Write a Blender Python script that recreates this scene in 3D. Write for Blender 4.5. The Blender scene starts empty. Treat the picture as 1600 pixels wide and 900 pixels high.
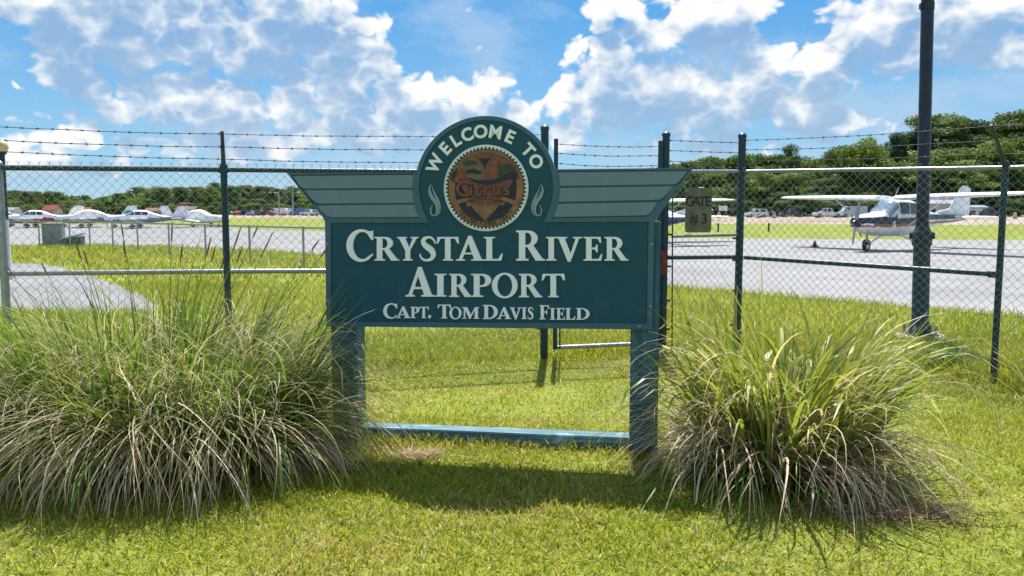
import bpy, bmesh, math, random
import numpy as np
from mathutils import Vector, Matrix

random.seed(7)
rng = np.random.default_rng(11)
R = math.radians
S = bpy.context.scene
COL = S.collection

# ------------------------------------------------------------------ camera
F = 1256.0                      # focal length in photograph pixels (1600 wide)
PITCH = math.atan((450 - 331) / F)
CAMZ = 1.6
cam_data = bpy.data.cameras.new('camera')
cam_data.sensor_width = 36
cam_data.lens = 36 * F / 1600
cam_data.clip_start = 0.05
cam_data.clip_end = 6000
cam = bpy.data.objects.new('camera', cam_data)
COL.objects.link(cam)
cam.location = (0, 0, CAMZ)
cam.rotation_euler = (math.pi / 2 - PITCH, 0, 0)
S.camera = cam

# ------------------------------------------------------------------ exposure
S.view_settings.view_transform = 'Standard'
S.view_settings.look = 'None'
S.view_settings.gamma = 1
S.view_settings.use_curve_mapping = False
S.view_settings.exposure = 0.95
S.render.engine = 'CYCLES'
S.cycles.max_bounces = 6
S.cycles.diffuse_bounces = 3
S.cycles.transmission_bounces = 4
S.cycles.transparent_max_bounces = 8
S.cycles.sample_clamp_indirect = 6

# ------------------------------------------------------------------ sun
SUN_EL, SUN_AZ = R(61.8), R(4)          # behind the sign, a touch to the right
sun_dir = Vector((math.sin(SUN_AZ) * math.cos(SUN_EL), math.cos(SUN_AZ) * math.cos(SUN_EL), math.sin(SUN_EL)))
sl = bpy.data.lights.new('sun', 'SUN')
sl.energy = 4.6
sl.angle = R(0.53)
sl.color = (1.0, 0.955, 0.88)
so = bpy.data.objects.new('sun', sl)
COL.objects.link(so)
so.rotation_euler = sun_dir.to_track_quat('Z', 'Y').to_euler()
so.location = (0, 10, 30)

# ------------------------------------------------------------------ pixel -> world helpers (photograph pixels)
CP, SP = math.cos(PITCH), math.sin(PITCH)

def ray(px, py):
    a, b = (px - 800) / F, (450 - py) / F
    return Vector((a, CP + b * SP, -SP + b * CP))

def at(px, py, Y):
    d = ray(px, py)
    return Vector((0, 0, CAMZ)) + d * (Y / d.y)

def ground(px, py, z=0.0):
    d = ray(px, py)
    return Vector((0, 0, CAMZ)) + d * ((z - CAMZ) / d.z)

# ------------------------------------------------------------------ world: Nishita sky with cumulus
W = bpy.data.worlds.new('World')
S.world = W
W.use_nodes = True

class NT:
    """tiny node-tree writer"""
    def __init__(s, nt):
        s.nt = nt
    def n(s, kind, **kw):
        nd = s.nt.nodes.new(kind)
        for k, v in kw.items():
            setattr(nd, k, v)
        return nd
    def l(s, a, b):
        s.nt.links.new(a, b)
    def put(s, sock, v):
        if hasattr(v, 'is_output') or isinstance(v, bpy.types.NodeSocket):
            s.nt.links.new(v, sock)
        else:
            sock.default_value = v
    def math(s, op, a, b=None, c=None, clamp=False):
        nd = s.n('ShaderNodeMath', operation=op, use_clamp=clamp)
        s.put(nd.inputs[0], a)
        if b is not None: s.put(nd.inputs[1], b)
        if c is not None: s.put(nd.inputs[2], c)
        return nd.outputs[0]
    def vmath(s, op, a, b=None, out=0):
        nd = s.n('ShaderNodeVectorMath', operation=op)
        s.put(nd.inputs[0], a)
        if b is not None: s.put(nd.inputs[1], b)
        return nd.outputs['Value'] if op in ('LENGTH', 'DOT_PRODUCT', 'DISTANCE') else nd.outputs[0]
    def mix(s, f, a, b, blend='MIX'):
        nd = s.n('ShaderNodeMix', data_type='RGBA', blend_type=blend)
        s.put(nd.inputs[0], f)
        for sock, v in ((nd.inputs[6], a), (nd.inputs[7], b)):
            if isinstance(v, (tuple, list)): v = (*v[:3], 1)
            s.put(sock, v)
        return nd.outputs[2]
    def noise(s, vec, scale, detail=4, rough=0.5, lac=2.0, dist=0.0, out=0, dims='3D'):
        nd = s.n('ShaderNodeTexNoise', noise_dimensions=dims)
        if vec is not None: s.l(vec, nd.inputs['Vector'])
        nd.inputs['Scale'].default_value = scale
        nd.inputs['Detail'].default_value = detail
        nd.inputs['Roughness'].default_value = rough
        nd.inputs['Lacunarity'].default_value = lac
        nd.inputs['Distortion'].default_value = dist
        return nd.outputs[out]
    def smooth(s, v, a, b, lo=0.0, hi=1.0, kind='SMOOTHSTEP'):
        nd = s.n('ShaderNodeMapRange', interpolation_type=kind)
        s.put(nd.inputs[0], v)
        for i, x in ((1, a), (2, b), (3, lo), (4, hi)): s.put(nd.inputs[i], x)
        return nd.outputs[0]
    def ramp(s, v, stops):
        nd = s.n('ShaderNodeValToRGB')
        s.put(nd.inputs[0], v)
        el = nd.color_ramp.elements
        while len(el) < len(stops): el.new(0.5)
        for e, (p, c) in zip(el, stops):
            e.position = p
            e.color = (*c[:3], 1)
        return nd.outputs[0]

# cloud masses: photograph pixel centre, half width, half height, weight
CLOUDS = [(150, -40, 270, 46, .9), (430, -22, 130, 46, .7), (1480, -36, 170, 40, .7), (90, 22, 200, 40, .85), (300, 30, 200, 46, .9), (430, 62, 160, 50, .95), (535, 70, 95, 62, .7), (600, 60, 50, 40, .35),
          (110, 86, 55, 46, .65), (140, 130, 80, 44, .75), (225, 128, 80, 52, .85), (300, 168, 90, 44, .85), (380, 192, 80, 34, .6),
          (490, 178, 90, 42, .75), (430, 135, 90, 30, .45), (590, 150, 70, 50, .6), (660, 172, 80, 52, .75), (740, 165, 90, 56, .85), (850, 188, 90, 46, .7),
          (215, 186, 50, 14, .5), (45, 222, 80, 42, .6), (600, 222, 170, 34, .62), (300, 232, 200, 26, .5), (170, 210, 60, 20, .5), (420, 226, 80, 30, .5), (930, 215, 90, 30, .55), (1120, 225, 120, 26, .35), (1180, 262, 160, 20, .3), (760, 215, 80, 40, .5), (60, 262, 120, 18, .35), (1500, 150, 60, 12, .3),
          (955, 85, 75, 66, .95), (1085, 78, 95, 62, .95), (1020, 120, 150, 70, .8), (905, 138, 60, 44, .6), (1130, 120, 90, 66, .75), (1190, 100, 50, 50, .5),
          (1300, 104, 115, 36, .95), (1258, 172, 46, 48, .75), (1300, 200, 55, 26, .6), (1360, 198, 40, 16, .5), (1120, 190, 180, 50, .35),
          (960, 0, 75, 26, .8), (1150, 2, 105, 28, .8), (1360, 50, 110, 44, .75), (1470, 40, 130, 46, .95), (1580, 56, 110, 46, .9)]

def azel(px, py):
    d = ray(px, py).normalized()
    return math.atan2(d.x, d.y), math.asin(d.z)

def cloud_group(det=8, pw=.95):
    g = bpy.data.node_groups.new('cloud_density', 'ShaderNodeTree')
    g.interface.new_socket('Vector', in_out='INPUT', socket_type='NodeSocketVector')
    g.interface.new_socket('Density', in_out='OUTPUT', socket_type='NodeSocketFloat')
    t = NT(g)
    gi, go = t.n('NodeGroupInput'), t.n('NodeGroupOutput')
    v = gi.outputs[0]                       # (azimuth, elevation, 0)
    tot = None
    for (px, py, rx, ry, w) in CLOUDS:
        a, e = azel(px, py)
        kx, ky = F / (rx * 1.15), F / (ry * 1.25)
        nd = t.n('ShaderNodeVectorMath', operation='MULTIPLY_ADD')
        t.l(v, nd.inputs[0]); nd.inputs[1].default_value = (kx, ky, 0); nd.inputs[2].default_value = (-a * kx, -e * ky, 0)
        q = t.vmath('DOT_PRODUCT', nd.outputs[0], nd.outputs[0])
        q = t.math('SUBTRACT', 1.0, q, clamp=True)
        tot = t.math('MULTIPLY', q, w * 1.25) if tot is None else t.math('MULTIPLY_ADD', q, w * 1.25, tot)
    tot = t.math('MINIMUM', tot, 1.15)
    # outside the picture: the same broken cumulus, spread by a broad noise
    sep = t.n('ShaderNodeSeparateXYZ'); t.l(v, sep.inputs[0])
    far_a = t.smooth(t.math('ABSOLUTE', sep.outputs[0]), 0.60, 0.78)
    far_e = t.smooth(sep.outputs[1], 0.27, 0.42)
    far = t.math('MAXIMUM', far_a, far_e)
    broad = t.smooth(t.noise(v, 2.6, 2, .55, dims='2D'), 0.34, 0.54)
    tot = t.math('ADD', tot, t.math('MULTIPLY', t.math('MULTIPLY', broad, far), 1.0))
    vs = t.vmath('MULTIPLY', v, (1.0, 1.35, 1.0))
    warp = t.n('ShaderNodeTexNoise', noise_dimensions='2D'); t.l(vs, warp.inputs['Vector'])
    warp.inputs['Scale'].default_value = 22; warp.inputs['Detail'].default_value = 2
    wv = t.vmath('MULTIPLY', t.vmath('SUBTRACT', warp.outputs[1], (.5, .5, .5)), (.03, .03, .0))
    vw = t.vmath('ADD', vs, wv)
    n1 = t.noise(vw, 10, det, .56, dims='2D')
    vo = t.n('ShaderNodeTexVoronoi', feature='F1', voronoi_dimensions='2D')
    t.l(vw, vo.inputs['Vector'])
    vo.inputs['Scale'].default_value = 24
    vo.inputs['Detail'].default_value = 2.0
    vo.inputs['Roughness'].default_value = 0.55
    puff = t.math('SUBTRACT', 0.55, vo.outputs['Distance'])
    d = t.math('MULTIPLY', t.math('SUBTRACT', n1, 0.5), 1.5)
    d = t.math('ADD', d, t.math('MULTIPLY', puff, pw))
    d = t.math('ADD', d, tot)
    d = t.math('SUBTRACT', d, 0.24)
    t.l(d, go.inputs[0])
    return g

SKYK = 1.0 / (0.06 * 2 ** 0.95)        # linear display value -> radiance at this strength and exposure
def build_world():
    nt = W.node_tree
    nt.nodes.clear()
    t = NT(nt)
    out = t.n('ShaderNodeOutputWorld')
    bg = t.n('ShaderNodeBackground')
    bg.inputs[1].default_value = 0.06
    t.l(bg.outputs[0], out.inputs[0])
    sky = t.n('ShaderNodeTexSky', sky_type='NISHITA')
    sky.sun_disc = False
    sky.sun_elevation = SUN_EL
    sky.sun_rotation = SUN_AZ
    sky.altitude = 0
    sky.air_density = 1.0
    sky.dust_density = 0.0
    sky.ozone_density = 3.0
    hs = t.n('ShaderNodeHueSaturation')
    hs.inputs['Saturation'].default_value = 1.28
    hs.inputs['Value'].default_value = 0.96
    t.l(sky.outputs[0], hs.inputs['Color'])
    tc = t.n('ShaderNodeTexCoord')
    nrm = t.vmath('NORMALIZE', tc.outputs['Generated'])
    sep = t.n('ShaderNodeSeparateXYZ'); t.l(nrm, sep.inputs[0])
    az = t.math('ARCTAN2', sep.outputs[0], sep.outputs[1])
    el = t.math('ARCSINE', sep.outputs[2])
    cmb = t.n('ShaderNodeCombineXYZ'); t.l(az, cmb.inputs[0]); t.l(el, cmb.inputs[1])
    v = cmb.outputs[0]
    grp, soft = cloud_group(), cloud_group(2, .8)
    def dens(vec, gr=None):
        g = t.n('ShaderNodeGroup'); g.node_tree = gr or grp
        t.l(vec, g.inputs[0])
        return g.outputs[0]
    # clear air: Nishita, pulled towards the deep humid blue of the day
    deep = t.ramp(t.smooth(el, -0.02, 1.4, 0, 1, 'LINEAR'), [(0.0, (.40, .66, .88)), (.06, (.30, .60, .88)), (.18, (.12, .42, .84)), (.4, (.06, .28, .70)), (1.0, (.03, .16, .50))])
    deep = t.vmath('MULTIPLY', deep, (SKYK, SKYK, SKYK))
    base = t.mix(.8, hs.outputs[0], deep)
    d0 = dens(v)
    l0 = dens(v, soft)
    d2 = dens(t.vmath('ADD', v, (-0.010, 0.032, 0)), soft)
    # lit where the cloud thins towards the sun, grey where more cloud lies above
    light = t.math('MULTIPLY_ADD', t.math('SUBTRACT', l0, d2), 0.60, 0.64)
    light = t.math('MULTIPLY_ADD', t.math('SUBTRACT', d0, l0), 0.55, light)
    light = t.math('SUBTRACT', light, t.smooth(t.math('ADD', l0, d2), 0.3, 2.2, 0, .60))
    light = t.math('MINIMUM', t.math('MAXIMUM', light, 0.0), 1.0)
    alpha = t.math('MULTIPLY', t.smooth(d0, 0.02, 0.42), t.smooth(light, 0.0, 0.55, 0.60, 1.0))
    ccol = t.ramp(light, [(0.0, (.36, .49, .68)), (.28, (.47, .60, .78)), (.52, (.64, .75, .88)), (0.78, (.86, .91, .96)), (1.0, (1.06, 1.06, 1.06))])
    sc = t.vmath('MULTIPLY', ccol, (SKYK, SKYK, SKYK))
    # a thin grey-blue veil round the cumulus
    vn = t.noise(t.vmath('MULTIPLY', v, (1, 2.2, 1)), 5.5, 5, .62, dims='2D')
    veil = t.math('MULTIPLY', t.smooth(vn, .42, .72), .55)
    base = t.mix(veil, base, (.52 * SKYK, .68 * SKYK, .86 * SKYK))
    al2 = t.math('MULTIPLY', alpha, t.smooth(el, -0.01, 0.06, 0.3, 1.0))
    fin = t.mix(t.math('MULTIPLY', al2, 0.94), base, sc)
    t.l(fin, bg.inputs[0])
    W.cycles.sampling_method = 'MANUAL'
    W.cycles.sample_map_resolution = 512
build_world()

# ------------------------------------------------------------------ mesh helpers
def tag(o, label=None, cat=None, group=None, kind=None):
    if label: o['label'] = label
    if cat: o['category'] = cat
    if group: o['group'] = group
    if kind: o['kind'] = kind
    return o

def thing(name, label, cat, loc=(0, 0, 0), rz=0.0, group=None):
    o = bpy.data.objects.new(name, None)
    o.empty_display_size = 0.1
    COL.objects.link(o)
    o.location = loc
    o.rotation_euler = (0, 0, rz)
    return tag(o, label, cat, group)

def link_mesh(name, me, mats, parent=None, smooth=False):
    if not isinstance(mats, (list, tuple)): mats = [mats]
    for m in mats:
        me.materials.append(m)
    o = bpy.data.objects.new(name, me)
    COL.objects.link(o)
    if parent: o.parent = parent
    if smooth:
        me.polygons.foreach_set('use_smooth', np.ones(len(me.polygons), bool))
    return o

def np_mesh(name, verts, faces, mats, parent=None, smooth=False, color=None, mat_idx=None):
    """verts (N,3); faces (M,k) all of one size"""
    verts = np.ascontiguousarray(verts, np.float32).reshape(-1, 3)
    faces = np.ascontiguousarray(faces, np.int32)
    me = bpy.data.meshes.new(name)
    me.vertices.add(len(verts))
    me.vertices.foreach_set('co', verts.ravel())
    k = faces.shape[1]
    me.loops.add(faces.size)
    me.loops.foreach_set('vertex_index', faces.ravel())
    me.polygons.add(len(faces))
    me.polygons.foreach_set('loop_start', np.arange(0, faces.size, k, dtype=np.int32))
    if mat_idx is not None:
        me.polygons.foreach_set('material_index', np.ascontiguousarray(mat_idx, np.int32))
    me.update(calc_edges=True)
    if color is not None:
        a = me.color_attributes.new('tint', 'FLOAT_COLOR', 'POINT')
        c = np.ones((len(verts), 4), np.float32)
        c[:, :3] = color
        a.data.foreach_set('color', c.ravel())
    return link_mesh(name, me, mats, parent, smooth)

class MB:
    """collects simple shapes and links them as one mesh"""
    def __init__(s):
        s.v, s.f, s.mi = [], [], []
        s.cur = 0
    def add(s, vs, fs):
        b = len(s.v)
        s.v += [tuple(x) for x in vs]
        s.f += [tuple(i + b for i in f) for f in fs]
        s.mi += [s.cur] * len(fs)
    def box(s, c, size, rz=0.0, M=None):
        hx, hy, hz = size[0] / 2, size[1] / 2, size[2] / 2
        p = [Vector((x, y, z)) for z in (-hz, hz) for y in (-hy, hy) for x in (-hx, hx)]
        if M is None: M = Matrix.Rotation(rz, 3, 'Z')
        p = [M @ q + Vector(c) for q in p]
        s.add(p, [(0, 2, 3, 1), (4, 5, 7, 6), (0, 1, 5, 4), (2, 6, 7, 3), (0, 4, 6, 2), (1, 3, 7, 5)])
    def tube(s, pts, r, n=8, cap=True):
        pts = [Vector(p) for p in pts]
        rs = r if isinstance(r, (list, tuple)) else [r] * len(pts)
        b, vs = 0, []
        up = None
        for i, p in enumerate(pts):
            d = (pts[min(i + 1, len(pts) - 1)] - pts[max(i - 1, 0)]).normalized()
            if up is None:
                up = Vector((0, 0, 1)) if abs(d.z) < .9 else Vector((1, 0, 0))
            x = d.cross(up).normalized()
            u = x.cross(d).normalized()
            up = u
            for k in range(n):
                a = 2 * math.pi * k / n
                vs.append(p + (x * math.cos(a) + u * math.sin(a)) * rs[i])
        fs = []
        for i in range(len(pts) - 1):
            for k in range(n):
                a, c = i * n + k, i * n + (k + 1) % n
                fs.append((a, c, c + n, a + n))
        if cap:
            fs.append(tuple(range(n - 1, -1, -1)))
            fs.append(tuple(range((len(pts) - 1) * n, len(pts) * n)))
        s.add(vs, fs)
    def lathe(s, prof, c=(0, 0, 0), n=16, M=None):
        """prof: list of (radius, height) bottom to top, about z"""
        vs = []
        for (r, z) in prof:
            for k in range(n):
                a = 2 * math.pi * k / n
                q = Vector((r * math.cos(a), r * math.sin(a), z))
                if M is not None: q = M @ q
                vs.append(q + Vector(c))
        fs = []
        for i in range(len(prof) - 1):
            for k in range(n):
                a, b = i * n + k, i * n + (k + 1) % n
                fs.append((a, b, b + n, a + n))
        fs.append(tuple(range(n - 1, -1, -1)))
        fs.append(tuple(range((len(prof) - 1) * n, len(prof) * n)))
        s.add(vs, fs)
    def loft(s, rings, cap=True, closed=True):
        n = len(rings[0])
        vs = [v for r in rings for v in r]
        fs = []
        for i in range(len(rings) - 1):
            for k in range(n if closed else n - 1):
                a, b = i * n + k, i * n + (k + 1) % n
                fs.append((a, b, b + n, a + n))
        if cap:
            fs.append(tuple(range(n - 1, -1, -1)))
            fs.append(tuple(range((len(rings) - 1) * n, len(rings) * n)))
        s.add(vs, fs)
    def prism(s, poly, axis_vec):
        """poly: list of 3-D points, extruded along axis_vec"""
        n = len(poly)
        a = [Vector(p) for p in poly]
        b = [p + Vector(axis_vec) for p in a]
        fs = [tuple(range(n - 1, -1, -1)), tuple(range(n, 2 * n))]
        for k in range(n):
            fs.append((k, (k + 1) % n, (k + 1) % n + n, k + n))
        s.add(a + b, fs)
    def build(s, name, mats, parent=None, bevel=0.0, smooth=False, autosmooth=None):
        me = bpy.data.meshes.new(name)
        me.from_pydata(s.v, [], s.f)
        me.polygons.foreach_set('material_index', np.array(s.mi, np.int32))
        bm = bmesh.new()
        bm.from_mesh(me)
        bmesh.ops.recalc_face_normals(bm, faces=bm.faces[:])
        if bevel:
            es = [e for e in bm.edges if len(e.link_faces) == 2 and e.calc_face_angle(0) > 0.5]
            bmesh.ops.bevel(bm, geom=es, offset=bevel, segments=2, affect='EDGES', clamp_overlap=True)
        if smooth:
            for f in bm.faces: f.smooth = True
            lim = R(autosmooth or 40)
            for e in bm.edges:
                if len(e.link_faces) == 2 and e.calc_face_angle(0) > lim: e.smooth = False
        bm.to_mesh(me)
        bm.free()
        return link_mesh(name, me, mats, parent)

# curve outlines -> filled, extruded meshes (converted in one batch)
PEND = []
def outline_obj(name, loops, depth, mat, parent, M, bevel=0.0, label=None):
    """loops: lists of (u,v) in local metres; local +z faces the viewer; M places it"""
    cu = bpy.data.curves.new(name, 'CURVE')
    cu.dimensions = '2D'
    cu.fill_mode = 'BOTH'
    cu.extrude = depth / 2
    cu.bevel_depth = bevel
    cu.bevel_resolution = 0
    cu.offset = -bevel
    for lp in loops:
        sp = cu.splines.new('POLY')
        sp.points.add(len(lp) - 1)
        sp.points.foreach_set('co', [c for (u, v) in lp for c in (u, v, 0, 1)])
        sp.use_cyclic_u = True
    o = bpy.data.objects.new(name, cu)
    COL.objects.link(o)
    PEND.append((o, name, mat, parent, M, label))

def text_obj(name, txt, size, depth, mat, parent, M, bold=0.0, bevel=0.0, shear=0.0, fit=None):
    cu = bpy.data.curves.new(name, 'FONT')
    cu.body = txt
    cu.size = size
    cu.align_x = 'CENTER'
    cu.align_y = 'CENTER'
    cu.extrude = depth / 2
    cu.offset = bold
    cu.bevel_depth = bevel
    cu.bevel_resolution = 0
    cu.shear = shear
    o = bpy.data.objects.new(name, cu)
    COL.objects.link(o)
    PEND.append((o, name, mat, parent, M, None))

def flush():
    bpy.context.view_layer.update()
    dg = bpy.context.evaluated_depsgraph_get()
    done = []
    for (o, name, mat, parent, M, label) in PEND:
        me = bpy.data.meshes.new_from_object(o.evaluated_get(dg))
        me.materials.clear()
        me.polygons.foreach_set('use_smooth', np.zeros(len(me.polygons), bool))
        done.append((o, name, me, mat, parent, M, label))
    PEND.clear()
    for (o, name, me, mat, parent, M, label) in done:
        cu = o.data
        bpy.data.objects.remove(o)
        if isinstance(cu, bpy.types.Curve): bpy.data.curves.remove(cu)
        me.name = name
        n = link_mesh(name, me, mat, parent)
        n.matrix_local = M
        if label: n['label'] = label

# ------------------------------------------------------------------ materials
def material(name, col, rough=0.6, metal=0.0, var=0.12, scale=6.0, bump=0.0, bscale=60, spec=0.5, col2=None, detail=5, coat=0.0, stretch=None):
    m = bpy.data.materials.new(name)
    m.use_nodes = True
    t = NT(m.node_tree)
    b = m.node_tree.nodes['Principled BSDF']
    tc = t.n('ShaderNodeTexCoord')
    v = tc.outputs['Object']
    if stretch: v = t.vmath('MULTIPLY', v, stretch)
    f = t.noise(v, scale, detail, .6)
    lo = col2 if col2 else tuple(c * (1 - var) for c in col)
    hi = tuple(min(1, c * (1 + var * .6)) for c in col)
    t.l(t.ramp(f, [(.32, lo), (.66, hi)]), b.inputs['Base Color'])
    t.l(t.smooth(t.noise(v, scale * 2.3, 3), .3, .7, max(0.02, rough - .1), min(1, rough + .1)), b.inputs['Roughness'])
    b.inputs['Metallic'].default_value = metal
    b.inputs['Specular IOR Level'].default_value = spec
    if coat: b.inputs['Coat Weight'].default_value = coat
    if bump:
        bp = t.n('ShaderNodeBump')
        bp.inputs['Strength'].default_value = bump
        bp.inputs['Distance'].default_value = 0.01
        t.l(t.noise(v, bscale, 4, .6), bp.inputs['Height'])
        t.l(bp.outputs[0], b.inputs['Normal'])
    return m

def leaf_material(name, transl=0.45, rough=0.55, gain=1.0, noise_scale=None, spec=0.35):
    """blade colour comes from the per-blade tint attribute; light shines through"""
    m = bpy.data.materials.new(name)
    m.use_nodes = True
    t = NT(m.node_tree)
    nt = m.node_tree
    b = nt.nodes['Principled BSDF']
    out = nt.nodes['Material Output']
    at_ = t.n('ShaderNodeAttribute', attribute_name='tint')
    c = at_.outputs['Color']
    if gain != 1.0: c = t.vmath('MULTIPLY', c, (gain, gain, gain))
    t.l(c, b.inputs['Base Color'])
    b.inputs['Roughness'].default_value = rough
    b.inputs['Specular IOR Level'].default_value = spec
    tr = t.n('ShaderNodeBsdfTranslucent')
    t.l(t.vmath('MULTIPLY', c, (1.15, 1.1, .75)), tr.inputs[0])
    mx = t.n('ShaderNodeMixShader')
    mx.inputs[0].default_value = transl
    t.l(b.outputs[0], mx.inputs[1]); t.l(tr.outputs[0], mx.inputs[2])
    t.l(mx.outputs[0], out.inputs[0])
    return m

def wood_paint(name, col, worn):
    m = bpy.data.materials.new(name)
    m.use_nodes = True
    t = NT(m.node_tree)
    b = m.node_tree.nodes['Principled BSDF']
    tc = t.n('ShaderNodeTexCoord')
    v = t.vmath('MULTIPLY', tc.outputs['Object'], (26, 26, 1.1) if name.find('rail') < 0 else (1.1, 26, 26))
    g = t.noise(v, 1.6, 6, .65)
    w = t.noise(tc.outputs['Object'], 3.5, 5, .6)
    c = t.ramp(g, [(.30, tuple(x * .62 for x in col)), (.52, col), (.75, worn)])
    c = t.mix(t.smooth(w, .55, .75), c, worn)
    t.l(c, b.inputs['Base Color'])
    b.inputs['Roughness'].default_value = .62
    bp = t.n('ShaderNodeBump'); bp.inputs['Strength'].default_value = .5; bp.inputs['Distance'].default_value = .006
    t.l(g, bp.inputs['Height']); t.l(bp.outputs[0], b.inputs['Normal'])
    return m

def sign_paint(name, col, streak, sand=0.0, rough=0.55):
    """old sign enamel: soft vertical run marks, chalking, sandblasted grain"""
    m = bpy.data.materials.new(name)
    m.use_nodes = True
    t = NT(m.node_tree)
    b = m.node_tree.nodes['Principled BSDF']
    tc = t.n('ShaderNodeTexCoord')
    o = tc.outputs['Object']
    run = t.noise(t.vmath('MULTIPLY', o, (34, 1.6, 34)), 1.0, 4, .6)
    blot = t.noise(o, 5.5, 6, .62)
    c = t.mix(t.math('MULTIPLY', t.smooth(run, .50, .80), .55), col, streak)
    c = t.mix(t.math('MULTIPLY', t.smooth(blot, .52, .78), .5), c, streak)
    t.l(c, b.inputs['Base Color'])
    b.inputs['Roughness'].default_value = rough
    b.inputs['Specular IOR Level'].default_value = .35
    if sand:
        bp = t.n('ShaderNodeBump'); bp.inputs['Strength'].default_value = sand; bp.inputs['Distance'].default_value = .004
        t.l(t.noise(t.vmath('MULTIPLY', o, (60, 150, 60)), 1.2, 4, .7), bp.inputs['Height'])
        t.l(bp.outputs[0], b.inputs['Normal'])
    return m

MAT = {}
MAT['frame'] = sign_paint('sign_frame_paint', (.055, .125, .175), (.09, .165, .21))
MAT['panel'] = sign_paint('sign_panel_paint', (.008, .074, .114), (.024, .105, .14), sand=.6)
MAT['wing'] = sign_paint('sign_wing_paint', (.16, .225, .272), (.20, .27, .32))
MAT['letter'] = sign_paint('sign_letter_paint', (.90, .90, .92), (.78, .82, .82), rough=.5)
MAT['letter_edge'] = MAT['letter']
MAT['flourish'] = sign_paint('flourish_paint', (.27, .33, .38), (.33, .39, .43))
MAT['post'] = wood_paint('painted_post_wood', (.022, .11, .16), (.085, .20, .26))
MAT['rail_wood'] = wood_paint('painted_rail_wood', (.03, .12, .16), (.30, .46, .52))
MAT['seal_white'] = material('seal_white', (.72, .76, .76), .6, var=.15, scale=9)
MAT['seal_tan'] = material('seal_tan', (.29, .145, .065), .65, var=.25, scale=14, col2=(.20, .095, .05))
MAT['seal_brown'] = material('seal_brown', (.19, .068, .038), .65, var=.3, scale=18, col2=(.12, .045, .034))
MAT['seal_navy'] = material('seal_navy', (.010, .016, .040), .55, var=.3, scale=12)
MAT['seal_orange'] = material('seal_orange', (.22, .066, .03), .6, var=.3, scale=26, col2=(.14, .05, .034))
MAT['seal_yellow'] = material('seal_yellow', (.17, .13, .05), .6, var=.4, scale=30, col2=(.08, .075, .05))
MAT['seal_green'] = material('seal_green', (.035, .055, .03), .6, var=.4, scale=30)
MAT['seal_ribbon'] = material('seal_ribbon', (.30, .125, .08), .6, var=.2, scale=20)
MAT['seal_black'] = material('seal_black', (.012, .014, .022), .6)
MAT['green_steel'] = material('painted_post_steel', (.012, .044, .066), .45, .25, var=.25, scale=12, bump=.1)
MAT['galv'] = material('galvanised_steel', (.33, .36, .39), .42, .75, var=.25, scale=22)
MAT['wire'] = material('weathered_fence_wire', (.36, .40, .42), .45, .45, var=.2, scale=8)
MAT['barb'] = material('barbed_wire_steel', (.07, .08, .09), .6, .5, var=.3)
MAT['dark_rail'] = material('dark_green_rail', (.026, .056, .080), .45, .35, var=.25, scale=14)
MAT['red_box'] = material('faded_red_enamel', (.16, .022, .018), .55, var=.35, scale=20)
MAT['steel_grey'] = material('dull_grey_steel', (.30, .32, .33), .5, .5)
MAT['gate_plate'] = material('weathered_sign_plate', (.175, .165, .095), .7, var=.35, scale=9, col2=(.10, .105, .06), detail=8)
MAT['gate_ink'] = material('sign_ink', (.014, .016, .03), .6)
MAT['pole_navy'] = material('navy_pole_paint', (.009, .019, .045), .38, .1, var=.25, scale=9)
MAT['pole_teal'] = material('dark_teal_pole_paint', (.012, .040, .058), .45, .1, var=.3, scale=7)
MAT['concrete'] = material('rough_concrete', (.42, .41, .38), .9, var=.25, scale=10, bump=.3)
MAT['globe'] = material('cream_globe_plastic', (.62, .50, .26), .4, var=.08)
MAT['white_metal'] = material('aircraft_white_paint', (.80, .81, .82), .32, var=.04, scale=3, coat=.2)
MAT['plane_navy'] = material('aircraft_navy_paint', (.020, .024, .055), .35, var=.1)
MAT['plane_maroon'] = material('aircraft_maroon_paint', (.13, .022, .035), .4, var=.1)
MAT['plane_orange'] = material('aircraft_rust_stripe', (.36, .10, .045), .4, var=.1)
MAT['plane_red'] = material('aircraft_red_paint', (.30, .022, .03), .4, var=.1)
MAT['plane_blue'] = material('aircraft_blue_paint', (.012, .06, .15), .35, var=.1)
MAT['plane_teal'] = material('aircraft_teal_paint', (.03, .30, .29), .4, var=.1)
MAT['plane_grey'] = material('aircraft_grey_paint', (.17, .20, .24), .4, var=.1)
MAT['rubber'] = material('tyre_rubber', (.018, .018, .02), .8, var=.2)
MAT['glass'] = material('tinted_glass', (.20, .28, .36), .08, .0, var=.15, spec=.9)
MAT['dark_glass'] = material('dark_glass', (.02, .026, .033), .08, .0, var=.15, spec=.9)
MAT['cover'] = material('white_cloth_cover', (.78, .78, .76), .85, var=.08, scale=5, bump=.3, bscale=14)
MAT['car_white'] = material('car_white_paint', (.74, .75, .77), .3, var=.04, coat=.4)
MAT['car_dark'] = material('car_dark_paint', (.028, .035, .05), .3, var=.1, coat=.4)
MAT['car_blue'] = material('car_blue_paint', (.06, .16, .34), .3, var=.1, coat=.4)
MAT['car_silver'] = material('car_silver_paint', (.42, .45, .50), .3, .3, var=.06, coat=.4)
MAT['car_red'] = material('car_red_paint', (.34, .03, .03), .3, var=.1, coat=.4)
MAT['barrel_orange'] = material('barrel_orange', (.62, .14, .03), .5, var=.1)
MAT['barrel_white'] = material('barrel_white', (.75, .74, .72), .5, var=.1)
MAT['cone'] = material('faded_dark_red_cone', (.15, .03, .022), .6, var=.2)
MAT['roof_red'] = material('red_metal_roof', (.27, .035, .032), .55, var=.2)
MAT['roof_brown'] = material('brown_roof', (.15, .055, .045), .7, var=.2)
MAT['wall_cream'] = material('cream_wall', (.52, .47, .40), .8, var=.12)
MAT['wall_white'] = material('white_wall', (.68, .68, .68), .8, var=.1)
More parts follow.
